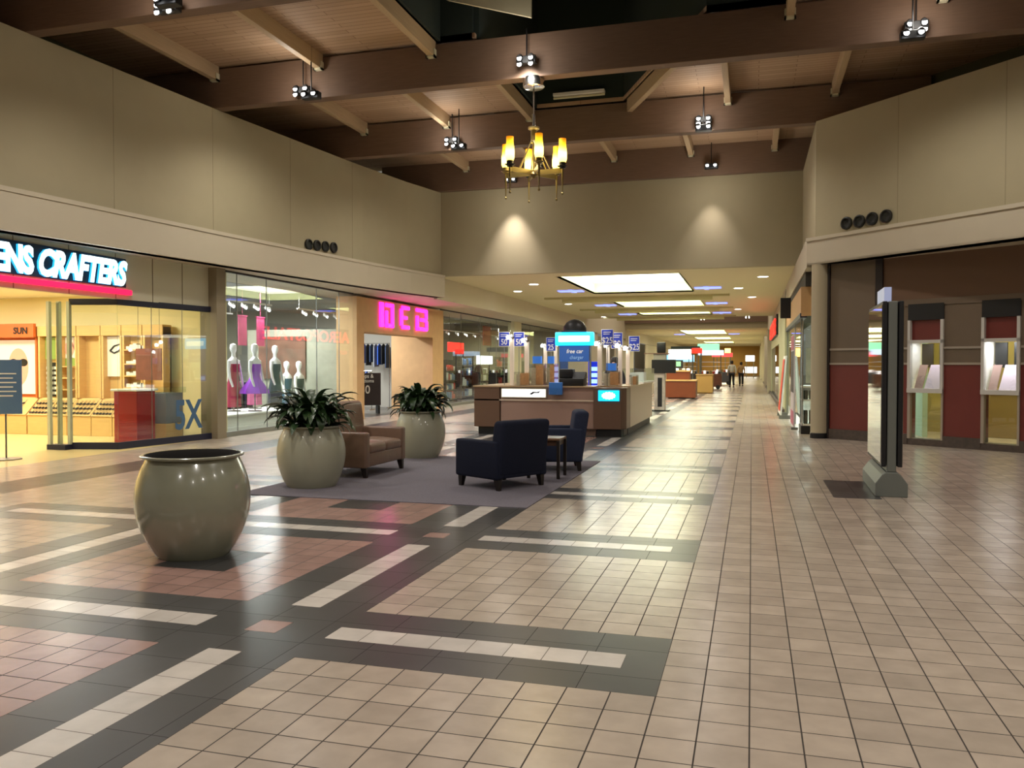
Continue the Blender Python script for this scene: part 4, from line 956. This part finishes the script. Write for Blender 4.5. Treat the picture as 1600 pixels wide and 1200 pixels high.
for sx in (-1, 1):
    for sy in (-1, 1): MB().box(sx * .2 - .02, sx * .2 + .02, sy * .2 - .02, sy * .2 + .02, 0, .5).build('leg', m_darkleg, t, .003)
# ================================================================== CHANDELIER
def shade_mat():
    m = bpy.data.materials.new('amber_glass_shade'); m.use_nodes = True; nt = m.node_tree; b = nt.nodes['Principled BSDF']
    tc = nt.nodes.new('ShaderNodeTexCoord'); sp = nt.nodes.new('ShaderNodeSeparateXYZ'); cr = nt.nodes.new('ShaderNodeValToRGB')
    nt.links.new(tc.outputs['Generated'], sp.inputs[0]); nt.links.new(sp.outputs[2], cr.inputs[0])
    e = cr.color_ramp.elements; e[0].position = 0; e[0].color = (1, .72, .12, 1); e[1].position = 1; e[1].color = (.75, .22, 0, 1)
    x = cr.color_ramp.elements.new(.4); x.color = (1, .82, .2, 1); x = cr.color_ramp.elements.new(.72); x.color = (1, .6, .02, 1)
    st = nt.nodes.new('ShaderNodeValToRGB'); nt.links.new(sp.outputs[2], st.inputs[0]); q = st.color_ramp.elements
    q[0].position = .0; q[0].color = (.6, .6, .6, 1); q[1].position = 1; q[1].color = (.12, .12, .12, 1); y_ = q.new(.3); y_.color = (1, 1, 1, 1); y_ = q.new(.65); y_.color = (.35, .35, .35, 1)
    ml = nt.nodes.new('ShaderNodeMath'); ml.operation = 'MULTIPLY'; ml.inputs[1].default_value = 4.5; nt.links.new(st.outputs[0], ml.inputs[0])
    nt.links.new(cr.outputs[0], b.inputs['Emission Color']); nt.links.new(ml.outputs[0], b.inputs['Emission Strength']); nt.links.new(cr.outputs[0], b.inputs['Base Color'])
    return m
m_shade = shade_mat(); m_brass = M('brass', '8c7c50', .35, .7)
cc = at(834, 265, Y=14.22)
ch = thing('chandelier', 'six armed brass chandelier with glowing amber glass shades', 'chandelier', (cc.x, 14.22, 4.86), 0)
MB().lathe([(0, 1.66), (.17, 1.66), (.19, 1.6), (.19, 1.5), (.16, 1.48), (0, 1.48)], 32).build('canopy', m_chrome, ch)
MB().tube([(0, 0, 1.5), (0, 0, 1.0)], .014, 8).build('drop_rod', m_chrome, ch)
MB().tube([(0, 0, 1.02), (0, 0, .82)], .03, 12).build('rod_sleeve', m_chrome, ch)
MB().lathe([(0, .8), (.1, .8), (.1, .77), (.055, .75), (.05, .56), (.06, .55), (.06, .53), (0, .53)], 20).build('hub', m_brass, ch)
MB().tube([(0, 0, .55), (0, 0, -.06)], .02, 10).lathe([(0, .02), (.06, .02), (.08, -.02), (.04, -.08), (0, -.1)], 16).build('centre_stem', m_brass, ch)
for k in range(6):
    a = YAW - PI / 2 + R(14 - 6 + 60 * k) - 0; rr = .53
    c_, s_ = math.cos(a), math.sin(a)
    arm = MB()
    q = (-s_ * .012, c_ * .012)
    arm.prism([(q[0], q[1]), (rr * c_ + q[0], rr * s_ + q[1]), (rr * c_ - q[0], rr * s_ - q[1]), (-q[0], -q[1])], -.04, .05)
    arm.tube([(c_ * .05, s_ * .05, .56), (c_ * .3, s_ * .3, .05)], .01, 8)
    ar = arm.build('arm', m_brass, ch)
    MB().tube([(rr * c_, rr * s_, -.38), (rr * c_, rr * s_, .05)], [.008, .022], 8).lathe([(0, -.42), (.015, -.41), (.022, -.39), (.01, -.37)], 10, (rr * c_, rr * s_, 0)).build('finial', m_brass, ar)
    MB().lathe([(0, .03), (.05, .04), (.055, .06), (.09, .08), (.055, .09), (.06, .15), (0, .15)], 16, (rr * c_, rr * s_, 0)).build('candle_cup', m_dkmetal if k % 2 else m_brass, ar)
    MB().lathe([(.055, .13), (.078, .2), (.078, .32), (.062, .46), (.064, .55), (.058, .55), (.055, .46), (.07, .32), (.07, .2), (.05, .14)], 20, (rr * c_, rr * s_, 0)).build('shade', m_shade, ar)
light('POINT', (cc.x, 14.22, 5.1), 35, (1, .8, .4), .5)
# ================================================================== PHONE KIOSK
m_kwood = M('kiosk_laminate', 'a08478', .4, noise=.06, nscale=3)
m_kdark = M('kiosk_dark_panel', '6a5040', .4)
m_ktan = M('kiosk_side_panel', 'b8a490', .4)
m_bluesign = M('price_blue', '2438a0', .5, emit=.15)
m_acry = glass('acrylic', (.96, .96, .94), .05)
kx0, kx1, ky0, ky1, KH = -5.8, -2.5, 17.15, 21.9, 1.02
k = thing('kiosk_counter', 'pinkish wood island counter of the phone kiosk behind the dark armchairs', 'counter', (kx0, ky0, 0))
W_ = kx1 - kx0; D_ = ky1 - ky0
MB().box(.6, 2.62, .03, .6, .16, KH).build('front_panel', m_kwood, k)
MB().box(0, .58, 0, .62, .16, KH).build('corner_panel', m_kdark, k, .006)
MB().prism([(2.64, -.06), (3.2, 0), (W_, .14), (W_, .7), (2.64, .7)], .16, KH).build('corner_panel', m_kdark, k, .006)
MB().box(W_ - .58, W_, .72, D_, .16, KH).build('side_panel', m_ktan, k)
MB().box(0, .58, .64, D_, .16, KH).build('side_panel', m_kwood, k)
MB().box(.6, W_ - .6, D_ - .6, D_, .16, KH).build('rear_panel', m_kwood, k)
MB().box(.08, .56, .06, .6, 0, .16).prism([(2.7, 0), (3.2, .06), (W_ - .06, .2), (W_ - .06, .7), (2.7, .7)], 0, .16).box(W_ - .5, W_ - .05, .7, D_ - .05, 0, .16).box(.06, .5, .6, D_ - .05, 0, .16).box(.5, W_ - .5, D_ - .5, D_ - .05, 0, .16).build('toe_kick', m_black, k)
MB().box(.58, 2.64, .2, .55, 0, .16).build('plinth', m_kwood, k)
MB().box(0, 2.64, .0, .03, .73, .76).build('pale_stripe', M('stripe_pale', 'd8c8b4', .4), k)
MB().box(-.02, 2.66, -.02, .66, KH, KH + .03).box(W_ - .62, W_ + .02, .5, D_ + .02, KH, KH + .03).box(-.02, .6, .6, D_ + .02, KH, KH + .03).box(.6, W_ - .6, D_ - .62, D_ + .02, KH, KH + .03).build('countertop', M('kiosk_top', 'b49a78', .3), k)
lbx = MB().box(.62, 1.62, -.02, .03, .8, .995).build('light_box', M('lightbox_frame', 'c8c4a8', .4), k)
MB().box(.64, 1.60, -.026, -.02, .815, .98).build('lit_picture', m_whitelit, lbx)
b = MB(); b.add([(1.25, -.03, .88), (1.33, -.03, .93), (1.42, -.03, .925), (1.5, -.03, .95), (1.46, -.03, .9), (1.36, -.03, .9), (1.3, -.03, .86)], [tuple(range(7))]).box(1.2, 1.5, -.03, -.027, .83, .84).build('dark_drawing', m_dkmetal, lbx)
cy = MB().wall((2.74, -.052), (3.17, -.006), .75, .97, .03, -1).build('logo_box', m_cyanlit, k)
b = MB(); pts = []
for i in range(26):
    a = 2 * PI * i / 26; r_ = 1 - .16 * (i % 2); pts.append((2.955 + .15 * r_ * math.cos(a), -.064 + .016 * r_ * math.cos(a), .86 + .08 * r_ * math.sin(a)))
b.add(pts, [tuple(range(26))]).build('white_mark', M('white_mark', 'ffffff', .5, emit=2.0), cy)
t = thing('brochure_holder', 'blue brochure holder hooked on the kiosk front beside the light box', 'brochure holder', (at(870, 600, Y=17.1).x, 17.0, .87))
MB().box(-.15, .13, 0, .1, 0, .26).build('brochures', M('brochure_blue', '4080d8', .5), t, .01); MB().box(-.17, .15, -.02, .12, -.02, .14).build('holder', m_acry, t); MB().box(-.1, .1, .1, .16, .1, .15).build('hook', m_steel, t)
MB().box(.62, 2.6, .0, .02, 0, .01).build('edge_strip', m_steel, k)
# glass case on the right rear side
t = thing('glass_case', 'low glass phone case on the right side of the kiosk with white cards', 'display case', (-3.04, 20.0, KH + .03))
MB().box(0, .56, 0, 2.2, 0, .04).build('base', m_white, t); MB().box(0, .56, 0, 2.2, .04, .36).build('glass_box', m_caseglass, t)
for i in range(3): MB().box(.15, .42, .2 + .7 * i, .23 + .7 * i, .04, .26).build('white_card', m_white, t).rotation_euler = (0, 0, 0)
# posts with spotlights
def kpost(px, Y, top, label):
    x = at(px, 600, Y=Y).x
    x = min(max(x, kx0 + .05), kx1 - .08)
    t = thing('display_post', label, 'display post', (x, Y, KH + .03)); h = at(px, top, Y=Y).z - KH - .03
    MB().box(-.045, .045, -.03, .03, 0, h).build('pole', M('post_white', 'e0d0bc', .4, emit=.12), t, .01)
    MB().tube([(0, 0, h), (0, -.03, h + .06), (-.05, -.1, h + .03)], .022, 8).tube([(.0, 0, h - .02), (.05, -.1, h + .0)], .03, 8).build('lamp_arm', m_chrome, t)
    MB().lathe([(0, 0), (.04, .0), (.045, .06), (.02, .09), (0, .09)], 14, (-.05, -.12, h - .03)).build('lamp_head', m_down, t)
    return x, Y, KH + h
for px, Y, top, nm in ((800, 17.5, 528, 'first from the left, on the front counter'), (823, 17.6, 533, 'second from the left, on the front counter'), (852, 21.6, 541, 'left one on the rear counter'), (868, 21.5, 541, 'right one on the rear counter, by the cyan sign'),
                       (937, 17.55, 538, 'right of the cyan sign'), (969, 18.2, 541, 'on the right counter, near one'), (981, 19.0, 545, 'on the right counter, far one'), (950, 21.5, 541, 'on the rear counter behind the right price signs')):
    kpost(px, Y, top, 'white spotlit kiosk post, ' + nm)
light('AREA', (-4.1, 19, 2.3), 40, (1, .95, .88), 2.4, 3.2)
# price signs on stems
def psign(px, py, Y, body, w, h, label):
    p = at(px, py, Y=Y); x = min(max(p.x, kx0 + .02), kx1 - .02)
    t = thing('price_sign', label, 'sign', (x, Y, KH + .03)); z = p.z - KH - .03
    MB().tube([(0, 0, 0), (0, 0, z - h / 2)], .008, 6).build('stem', m_steel, t)
    bd = MB().box(-w / 2, w / 2, -.012, .012, z - h / 2, z + h / 2).build('board', m_white, t); MB().box(-w / 2 + .012, w / 2 - .012, -.016, -.012, z - h / 2 + .012, z + h / 2 - .012).build('blue_face', m_bluesign, bd)
    tt = text_mesh('lettering', body, h * .55, m_white, bd, .001, .003, .85, align='CENTER'); place_text(tt, (0, -.018, z - h / 2 + .04), (0, -1))
    b = MB().box(-w * .32, w * .3, -.018, -.016, z + h * .3, z + h * .34).box(-w * .32, w * .2, -.018, -.016, z + h * .18, z + h * .22); b.build('small_print', m_white, bd)
psign(788, 530, 17.7, '50', .25, .32, 'blue 50 price sign over the kiosk, leftmost')
psign(811, 530, 17.8, '50', .25, .32, 'blue 50 price sign over the kiosk, second from the left')
psign(861, 538, 21.3, '25', .26, .36, 'small blue 25 price sign just left of the glowing cyan sign')
psign(949, 527, 17.6, '$25', .26, .34, 'blue $25 price sign right of the glowing cyan sign')
psign(964, 532, 18.6, '$0', .26, .36, 'blue price sign partly behind the $25 sign')
psign(991, 537, 20.6, '$25', .27, .38, 'blue $25 price sign over the right side of the kiosk')
# cyan sign with banner
pz = at(898, 530, Y=19.4)
t = thing('kiosk_sign', 'glowing cyan overhead sign of the phone kiosk with blue banner below', 'sign', (pz.x, 19.4, 0))
hw = (at(928, 530, Y=19.4).x - at(868, 530, Y=19.4).x) / 2; z0, z1 = at(898, 540, Y=19.4).z, at(898, 519, Y=19.4).z
MB().rbox(-hw, hw, -.08, .08, z0, z1, .03, 2).build('light_box', m_cyanlit, t)
MB().rbox(-hw * .8, hw * .8, -.09, -.075, z0 + .09, z1 - .09, .01, 2).build('white_mark', M('white_mark_soft', 'e0ffff', .5, emit=1.6), t)
bz0, bz1 = at(898, 565, Y=19.4).z, z0
bn = MB().box(-hw * .8, hw * .75, -.02, .02, bz0, bz1).build('banner', M('banner_blue', '1c4c90', .5, emit=.12), t)
tt = text_mesh('lettering', 'free car', .14, m_white, bn, .001, .001, .9, shear=.2, align='CENTER'); place_text(tt, (0, -.024, bz1 - .18), (0, -1))
tt = text_mesh('lettering', 'charger', .12, M('pale_blue', '80a8d8', .5), bn, .001, .001, .9, align='CENTER'); place_text(tt, (.05, -.024, bz0 + .06), (0, -1))
MB().box(-hw * .75, -hw * .35, -.02, .02, 1.2, bz0).build('lower_banner', M('banner_blue2', '24406c', .5), t)
MB().tube([(-hw * .8, .03, 0), (-hw * .8, .03, z1)], .025, 8).tube([(hw * .8, .03, 0), (hw * .8, .03, z1)], .025, 8).build('post', m_steel, t)
MB().box(-.3, .3, -.1, .16, z1, z1 + .03).lathe([(.0, .0), (.28, 0), (.27, .1), (.2, .2), (.1, .26), (0, .28)], 20, (0, .02, z1 + .03)).build('dark_dome', m_dkmetal, t)
# boxes of phones / accessory cases on the counter
def acase(px0, px1, py0, Y, label, bl):
    a_, c_ = at(px0, 600, Y=Y).x, at(px1, 600, Y=Y).x; zt = at(px0, py0, Y=Y).z
    t = thing('accessory_case', label, 'display case', (a_, Y, KH + .03)); w = c_ - a_; h = zt - KH - .03
    MB().box(0, w, 0, .4, 0, h).build('acrylic_box', m_acry, t)
    MB().box(w * .45, w * .98, .08, .34, .01, h - .03).build('tan_stock', M('stock_tan', 'c89868', .6, noise=.3, nscale=20), t)
    MB().box(.01, w * .4, .15, .3, .01, h * .8).build('pale_stock', M('stock_pale', 'b8b4a0', .6, noise=.3, nscale=20), t)
    if bl: MB().box(w * .2, w * .8, .1, .2, h, h + .16).build('blue_topper', M('topper_blue', '3878d8', .5, emit=.2), t)
acase(803, 821, 581, 17.3, 'small clear accessory case on the left end of the kiosk counter', False)
acase(826, 848, 568, 17.7, 'clear case of tan stock with blue topper, left one on the kiosk', True)
acase(851, 866, 568, 17.7, 'clear case of tan stock with blue topper, next to the cyan sign', True)
acase(941, 966, 579, 17.8, 'clear case of orange stock on the right corner of the kiosk', True)
acase(983, 994, 586, 18.3, 'small clear case of white boxes on the kiosk\'s right counter', False)
t = thing('cash_register', 'black cash register and printer on the kiosk counter under the blue banner', 'cash register', (at(895, 600, Y=17.4).x, 17.45, KH + .03))
MB().rbox(-.28, .25, -.15, .25, 0, .16, .02, 2).build('drawer', m_black, t); MB().rbox(-.3, .0, -.05, .2, .16, .36, .02, 2).build('printer', m_dkmetal, t)
MB().add([(.0, -.1, .16), (.26, -.1, .16), (.26, .04, .3), (0, .04, .3), (0, .2, .16), (.26, .2, .16), (.26, .2, .28), (0, .2, .28)], [(0, 1, 2, 3), (3, 2, 6, 7), (0, 4, 5, 1), (4, 7, 6, 5), (0, 3, 7, 4), (1, 5, 6, 2)]).build('keypad', m_black, t)
t = thing('phone_display', 'tall glowing royal blue display of phones inside the kiosk', 'display', (at(928, 600, Y=19.9).x, 19.9, 0))
MB().box(-.14, .13, 0, .22, 0, at(928, 565, Y=19.9).z).build('cabinet', M('royal_blue', '1428b0', .4, emit=.5), t, .01)
for i in range(5): MB().box(-.08, .08, -.02, 0, .75 + i * .15, .85 + i * .15).build('phone', M('phone_glow', '90b8ff', .4, emit=1.2), t)

# ================================================================== PEOPLE
def skin_mesh(name, pts, edges, mat, parent, sub=1):
    me = bpy.data.meshes.new(name); me.from_pydata([p[:3] for p in pts], edges, []); me.materials.append(mat)
    o = bpy.data.objects.new(name, me); COL.objects.link(o); o.parent = parent
    sk = o.modifiers.new('skin', 'SKIN'); sk.use_smooth_shade = True
    for i, p in enumerate(pts):
        v = me.skin_vertices[0].data[i]; v.radius = (p[3], p[4] if len(p) > 4 else p[3]); v.use_root = (i == 0)
    sb = o.modifiers.new('sub', 'SUBSURF'); sb.levels = sub; sb.render_levels = sub
    return o
m_skin = M('skin', 'c89878', .6); m_hair = M('hair_dark', '201810', .7)
def person(x, y, rz, label, top, trousers, hair, step=.16, H_=1.74, armbend=.1):
    """faces local +Y"""
    t = thing('person', label, 'person', (x, y, 0), rz); s = H_ / 1.74
    st = step
    P_ = [(0, 0, .95, .13, .10), (0, 0, 1.12, .12, .09), (0, .01, 1.32, .16, .10), (0, 0, 1.46, .10, .07), (0, .0, 1.53, .05), (0, .02, 1.60, .075, .09), (0, .02, 1.68, .07, .085),
          (-.1, 0, .90, .085), (-.1, st * .45 + .02, .50, .06), (-.1, st, .09, .042), (-.1, st + .13, .04, .036),
          (.1, 0, .90, .085), (.1, -st * .2 + .03, .50, .06), (.1, -st, .11, .042), (.1, -st + .11, .04, .036),
          (-.19, 0, 1.42, .055), (-.25, -.02, 1.14, .042), (-.25, .06 + armbend, .92, .033), (-.25, .08 + armbend, .86, .036),
          (.19, 0, 1.42, .055), (.25, -.04, 1.14, .042), (.25, -.02, .90, .033), (.25, 0, .84, .036)]
    for sx, hx, hy, hz in ((-1, -.25, .08 + armbend, .86), (1, .25, 0, .84)):
        for q in range(4): P_.append((hx + (q - 1.5) * .018, hy + .012, hz - .085 - .01 * (q in (1, 2)), .009))
        P_.append((hx - sx * .045, hy + .02, hz - .04, .01))
    E_ = [(0, 1), (1, 2), (2, 3), (3, 4), (4, 5), (5, 6), (0, 7), (7, 8), (8, 9), (9, 10), (0, 11), (11, 12), (12, 13), (13, 14), (3, 15), (15, 16), (16, 17), (17, 18), (3, 19), (19, 20), (20, 21), (21, 22)]
    E_ += [(18, 23 + q) for q in range(5)] + [(22, 28 + q) for q in range(5)]
    P_ = [tuple(c * s for c in p) for p in P_]
    skin_mesh('body', P_, E_, m_skin, t)
    g = lambda i, r: P_[i][:3] + ((P_[i][3] + r), (P_[i][4] if len(P_[i]) > 4 else P_[i][3]) + r)
    skin_mesh('jacket', [g(0, .03), g(1, .03), g(2, .03), g(3, .02), g(15, .022), g(16, .022), g(17, .02), g(19, .022), g(20, .022), g(21, .02)], [(0, 1), (1, 2), (2, 3), (3, 4), (4, 5), (5, 6), (3, 7), (7, 8), (8, 9)], top, t)
    skin_mesh('trousers', [g(0, .018), g(7, .022), g(8, .025), g(9, .03), g(11, .022), g(12, .025), g(13, .03)], [(0, 1), (1, 2), (2, 3), (0, 4), (4, 5), (5, 6)], trousers, t)
    MB().lathe([(0, .13), (.06, .12), (.092, .07), (.1, 0), (.09, -.06), (.07, -.1)], 18, (0, .0, 1.64 * s)).build('hair', hair, t).location = (0, -.028 * s, .02 * s)
    fc = MB().rbox(-.012, .012, .1, .128, 1.60 * s, 1.65 * s, .008, 2).build('nose', m_skin, t)
    for sx in (-1, 1):
        MB().rbox(sx * .032 - .012, sx * .032 + .012, .088, .102, 1.655 * s, 1.668 * s, .005, 2).build('eye', m_black, t)
        MB().rbox(sx * .078 - .01, sx * .078 + .01, -.01, .02, 1.61 * s, 1.67 * s, .008, 2).build('ear', m_skin, t)
    MB().rbox(-.025, .025, .09, .108, 1.572 * s, 1.582 * s, .004, 2).build('mouth', M('lips_dark', '8a4a40', .6), t)
    b = MB()
    for sx in (-1, 1): b.rbox(sx * .1 - .045, sx * .1 + .045, (st if sx < 0 else -st) - .06, (st if sx < 0 else -st) + .19, 0, .08, .03, 2)
    b.build('shoes', m_black, t)
    return t
person(-1.28, 57.5, R(8), 'person in a pale top and dark trousers walking away down the corridor, left', M('top_pale', 'c0bca8', .8), M('trouser_black', '141414', .8), m_hair, .2)
person(-.72, 61.0, R(-4), 'person in a tan top and dark skirt or trousers walking away, right', M('top_tan', 'a08050', .8), M('trouser_dark', '181614', .8), m_hair, .06, 1.66)
px_ = at(960, 570, Y=19.7).x
person(px_, 19.7, R(170), 'dark haired person standing behind the right end of the phone kiosk', M('top_dark', '24242c', .8), m_black, m_hair, .02, 1.64)
# ================================================================== FARTHER KIOSKS AND STANDS
p = at(1030, 643, Z=0)
t = thing('display_pillar', 'pale marbled display pillar with black screens, right behind the phone kiosk', 'display stand', (p.x, p.y + .2, 0))
h1 = at(1030, 583, Y=p.y).z; h2 = at(1030, 562, Y=p.y).z; h3 = at(1030, 553, Y=p.y).z
MB().box(-.3, .3, -.2, .25, 0, .04).build('base', m_black, t); MB().box(-.17, .17, -.14, .14, .04, h1).build('shaft', M('marbled', 'a8a098', .5, noise=.7, nscale=4), t, .01)
MB().box(-.25, .5, -.18, .12, h1, h2).build('black_screen', m_black, t, .01); MB().box(-.2, .2, -.12, .12, h2, h3).build('upper_shaft', M('marbled2', '8c887c', .5), t)
MB().box(-.5, .3, -.15, .15, h3, h3 + .03).build('top_plate', m_kdark, t); MB().rbox(-.1, .18, -.08, .1, h3 + .03, h3 + .38, .04, 2).build('dark_topper', m_black, t)
MB().box(-.06, .08, -.145, -.14, .15, h1 - .15).build('dark_pattern', m_dkmetal, t)
p = at(1062, 623, Z=0); q = at(1088, 617, Z=0)
a_ = at(1040, 600, Y=p.y).x; c_ = at(1087, 600, Y=p.y).x
m_rw = M('red_brown_wood', '7a3c1c', .4, noise=.15, nscale=3)
t = thing('wooden_kiosk', 'red brown two tiered wooden kiosk counter in the middle of the corridor', 'counter', (a_, p.y, 0))
wd = c_ - a_
MB().box(0, wd, 0, 1.2, .05, .78).build('lower_counter', m_rw, t, .01); MB().box(-.03, wd + .03, -.04, 1.24, .78, .84).build('ledge', m_oak, t)
MB().box(0, wd * .78, .35, 1.2, .84, 1.2).build('upper_counter', m_rw, t, .01); MB().box(0, wd * .8, .3, 1.24, 1.2, 1.25).build('top', m_oak, t)
MB().box(.1, wd - .1, .1, 1.1, 0, .05).build('plinth', m_black, t)
z_a, z_b = at(1055, 561, Y=p.y + .8).z, at(1055, 546, Y=p.y + .8).z
t = thing('kiosk_sign', 'bright white lit sign over the red brown wooden kiosk', 'sign', (a_ + .5, p.y + .8, 1.25))
MB().box(-.45, .55, -.06, .06, z_a - 1.25, z_b - 1.25).build('light_box', m_whitelit, t); MB().tube([(-.35, 0, 0), (-.35, 0, z_a - 1.25)], .02, 8).tube([(.45, 0, 0), (.45, 0, z_a - 1.25)], .02, 8).build('post', m_steel, t)
MB().box(-.36, .2, -.08, -.02, .1, z_a - 1.3).build('screen_frame', m_black, t); MB().box(-.26, .1, -.085, -.08, .18, z_a - 1.36).build('green_screen', M('screen_green', '80b890', .4, emit=.5), t)
for i in range(5):
    g = MB().rbox(-.07, .07, -.07, .07, 0, .09, .03, 2).build('glass_dish', m_whitelit if i % 2 == 0 else m_white); g.location = (a_ + .15 + i * .2, p.y + .45, 1.25) if i > 2 else (a_ + .12 + i * .17, p.y + .42, 1.25)
    tag(g, 'small shining white dish on the wooden kiosk top, %s from the left' % ('first', 'second', 'third', 'fourth', 'fifth')[i], 'dish', 'white dishes on the wooden kiosk')
p2 = at(1090, 615, Z=0)
tag(MB().box(p2.x - .1, p2.x + .75, p2.y + .3, p2.y + 1.4, .05, .95).box(p2.x - .05, p2.x + .7, p2.y + .35, p2.y + 1.3, 0, .05).box(p2.x - .13, p2.x + .78, p2.y + .27, p2.y + 1.43, .95, 1.0).build('tan_counter', M('counter_tan', 'b08848', .5), bevel=.01), 'tan counter block just behind the red brown wooden kiosk', 'counter')
def cart(px, py, w, h, label, c1, signm):
    p = at(px, py, Z=0); t = thing('vending_cart', label, 'cart', (p.x, p.y, 0))
    MB().box(-w / 2, w / 2, 0, 1.2, .15, .95).build('body', c1, t, .02)
    for i in range(3): MB().box(-w / 2 + .05, w / 2 - .05, .2 + .2 * i, .5 + .2 * i, 1.1 + .28 * i, 1.13 + .28 * i).build('shelf', m_white, t)
    for sx in (-1, 1):
        MB().tube([(sx * (w / 2 - .04), .1, .9), (sx * (w / 2 - .04), .1, h)], .03, 8).build('post', m_steel, t); MB().tube([(sx * (w / 2 - .2), -.04, .13), (sx * (w / 2 - .2), .04, .13)], .13, 16).build('wheel', m_black, t)
    MB().box(-w / 2 - .1, w / 2 + .1, -.05, 1.25, h, h + .3).build('canopy', signm, t)
    for i in range(7):
        g = MB().rbox(-.06, .06, -.05, .05, 0, .14 + .05 * (i % 2), .02, 1).build('small_goods', [gc[0], m_whitelit, gc[3], m_brass][i % 4]); g.location = (p.x - w / 2 + .12 + i * (w - .24) / 6, p.y + .12, .951)
        tag(g, 'small ware on the front ledge of the ' + label.split(',')[0], 'goods', 'wares on the ' + label)
cart(1110, 608, 1.3, 2.1, 'brown cart of small wares, under a blue white lit canopy', M('cart_brown', '70402c', .5, noise=.4, nscale=6), M('canopy_bluewhite', 'c0d8f0', .5, emit=1.1))
cart(1128, 601, 1.3, 2.1, 'farther grey cart, beyond the brown one', M('cart_grey', '505058', .5), M('canopy_red', 'e05050', .5, emit=.8))
cart(1070, 606, 1.6, 2.4, 'dark cart behind the wooden kiosk, red glowing canopy edge', M('cart_dark', '403830', .5), M('canopy_dark', '304038', .5))
for (px, py, Y, w, h, m_, nm) in ((1089, 548, 50, .6, .3, m_redneon, 'small glowing red sign high beyond the wooden kiosk'), (1137, 551, 90, .6, .9, M('glow_orange', 'ffc060', .5, emit=3), 'round orange glowing light far down the corridor'),
                                  (1107, 543, 80, 2.0, .7, M('glow_teal', '90e0b8', .5, emit=.9), 'pale green lit sign far down the corridor'), (1172, 560, 100, 1.0, .7, m_whitelit, 'white lit sign far down the corridor'), (1058, 560, 75, 3.0, .6, M('glow_blue', '78b8e8', .5, emit=1.0), 'blue lit shop sign far down on the left'),
                                  (1170, 578, 110, 2.0, .8, m_whitelit, 'low white lit shop window at the far end')):
    p = at(px, py, Y=Y); zt = max(0, p.z - h / 2)
    t = thing('distant_sign', nm, 'sign', (p.x, Y, 0)); MB().rbox(-w / 2, w / 2, -.05, .05, zt, zt + h, .04, 2).build('panel', m_, t); MB().tube([(-w * .4, 0.02, 0), (-w * .4, 0.02, zt + .05)], .04, 8).tube([(w * .4, 0.02, 0), (w * .4, 0.02, zt + .05)], .04, 8).build('post', m_steel, t)
for y, e in ((70, 130), (84, 130), (100, 130), (112, 160)): light('AREA', (-4, y + 4, 3.9), e, (1, .88, .62), 4, 2)
for y, e in ((52, 200), (70, 120), (88, 120)): light('AREA', (-10.8, y, 3.1), e, (1, .9, .75), 2, 3)
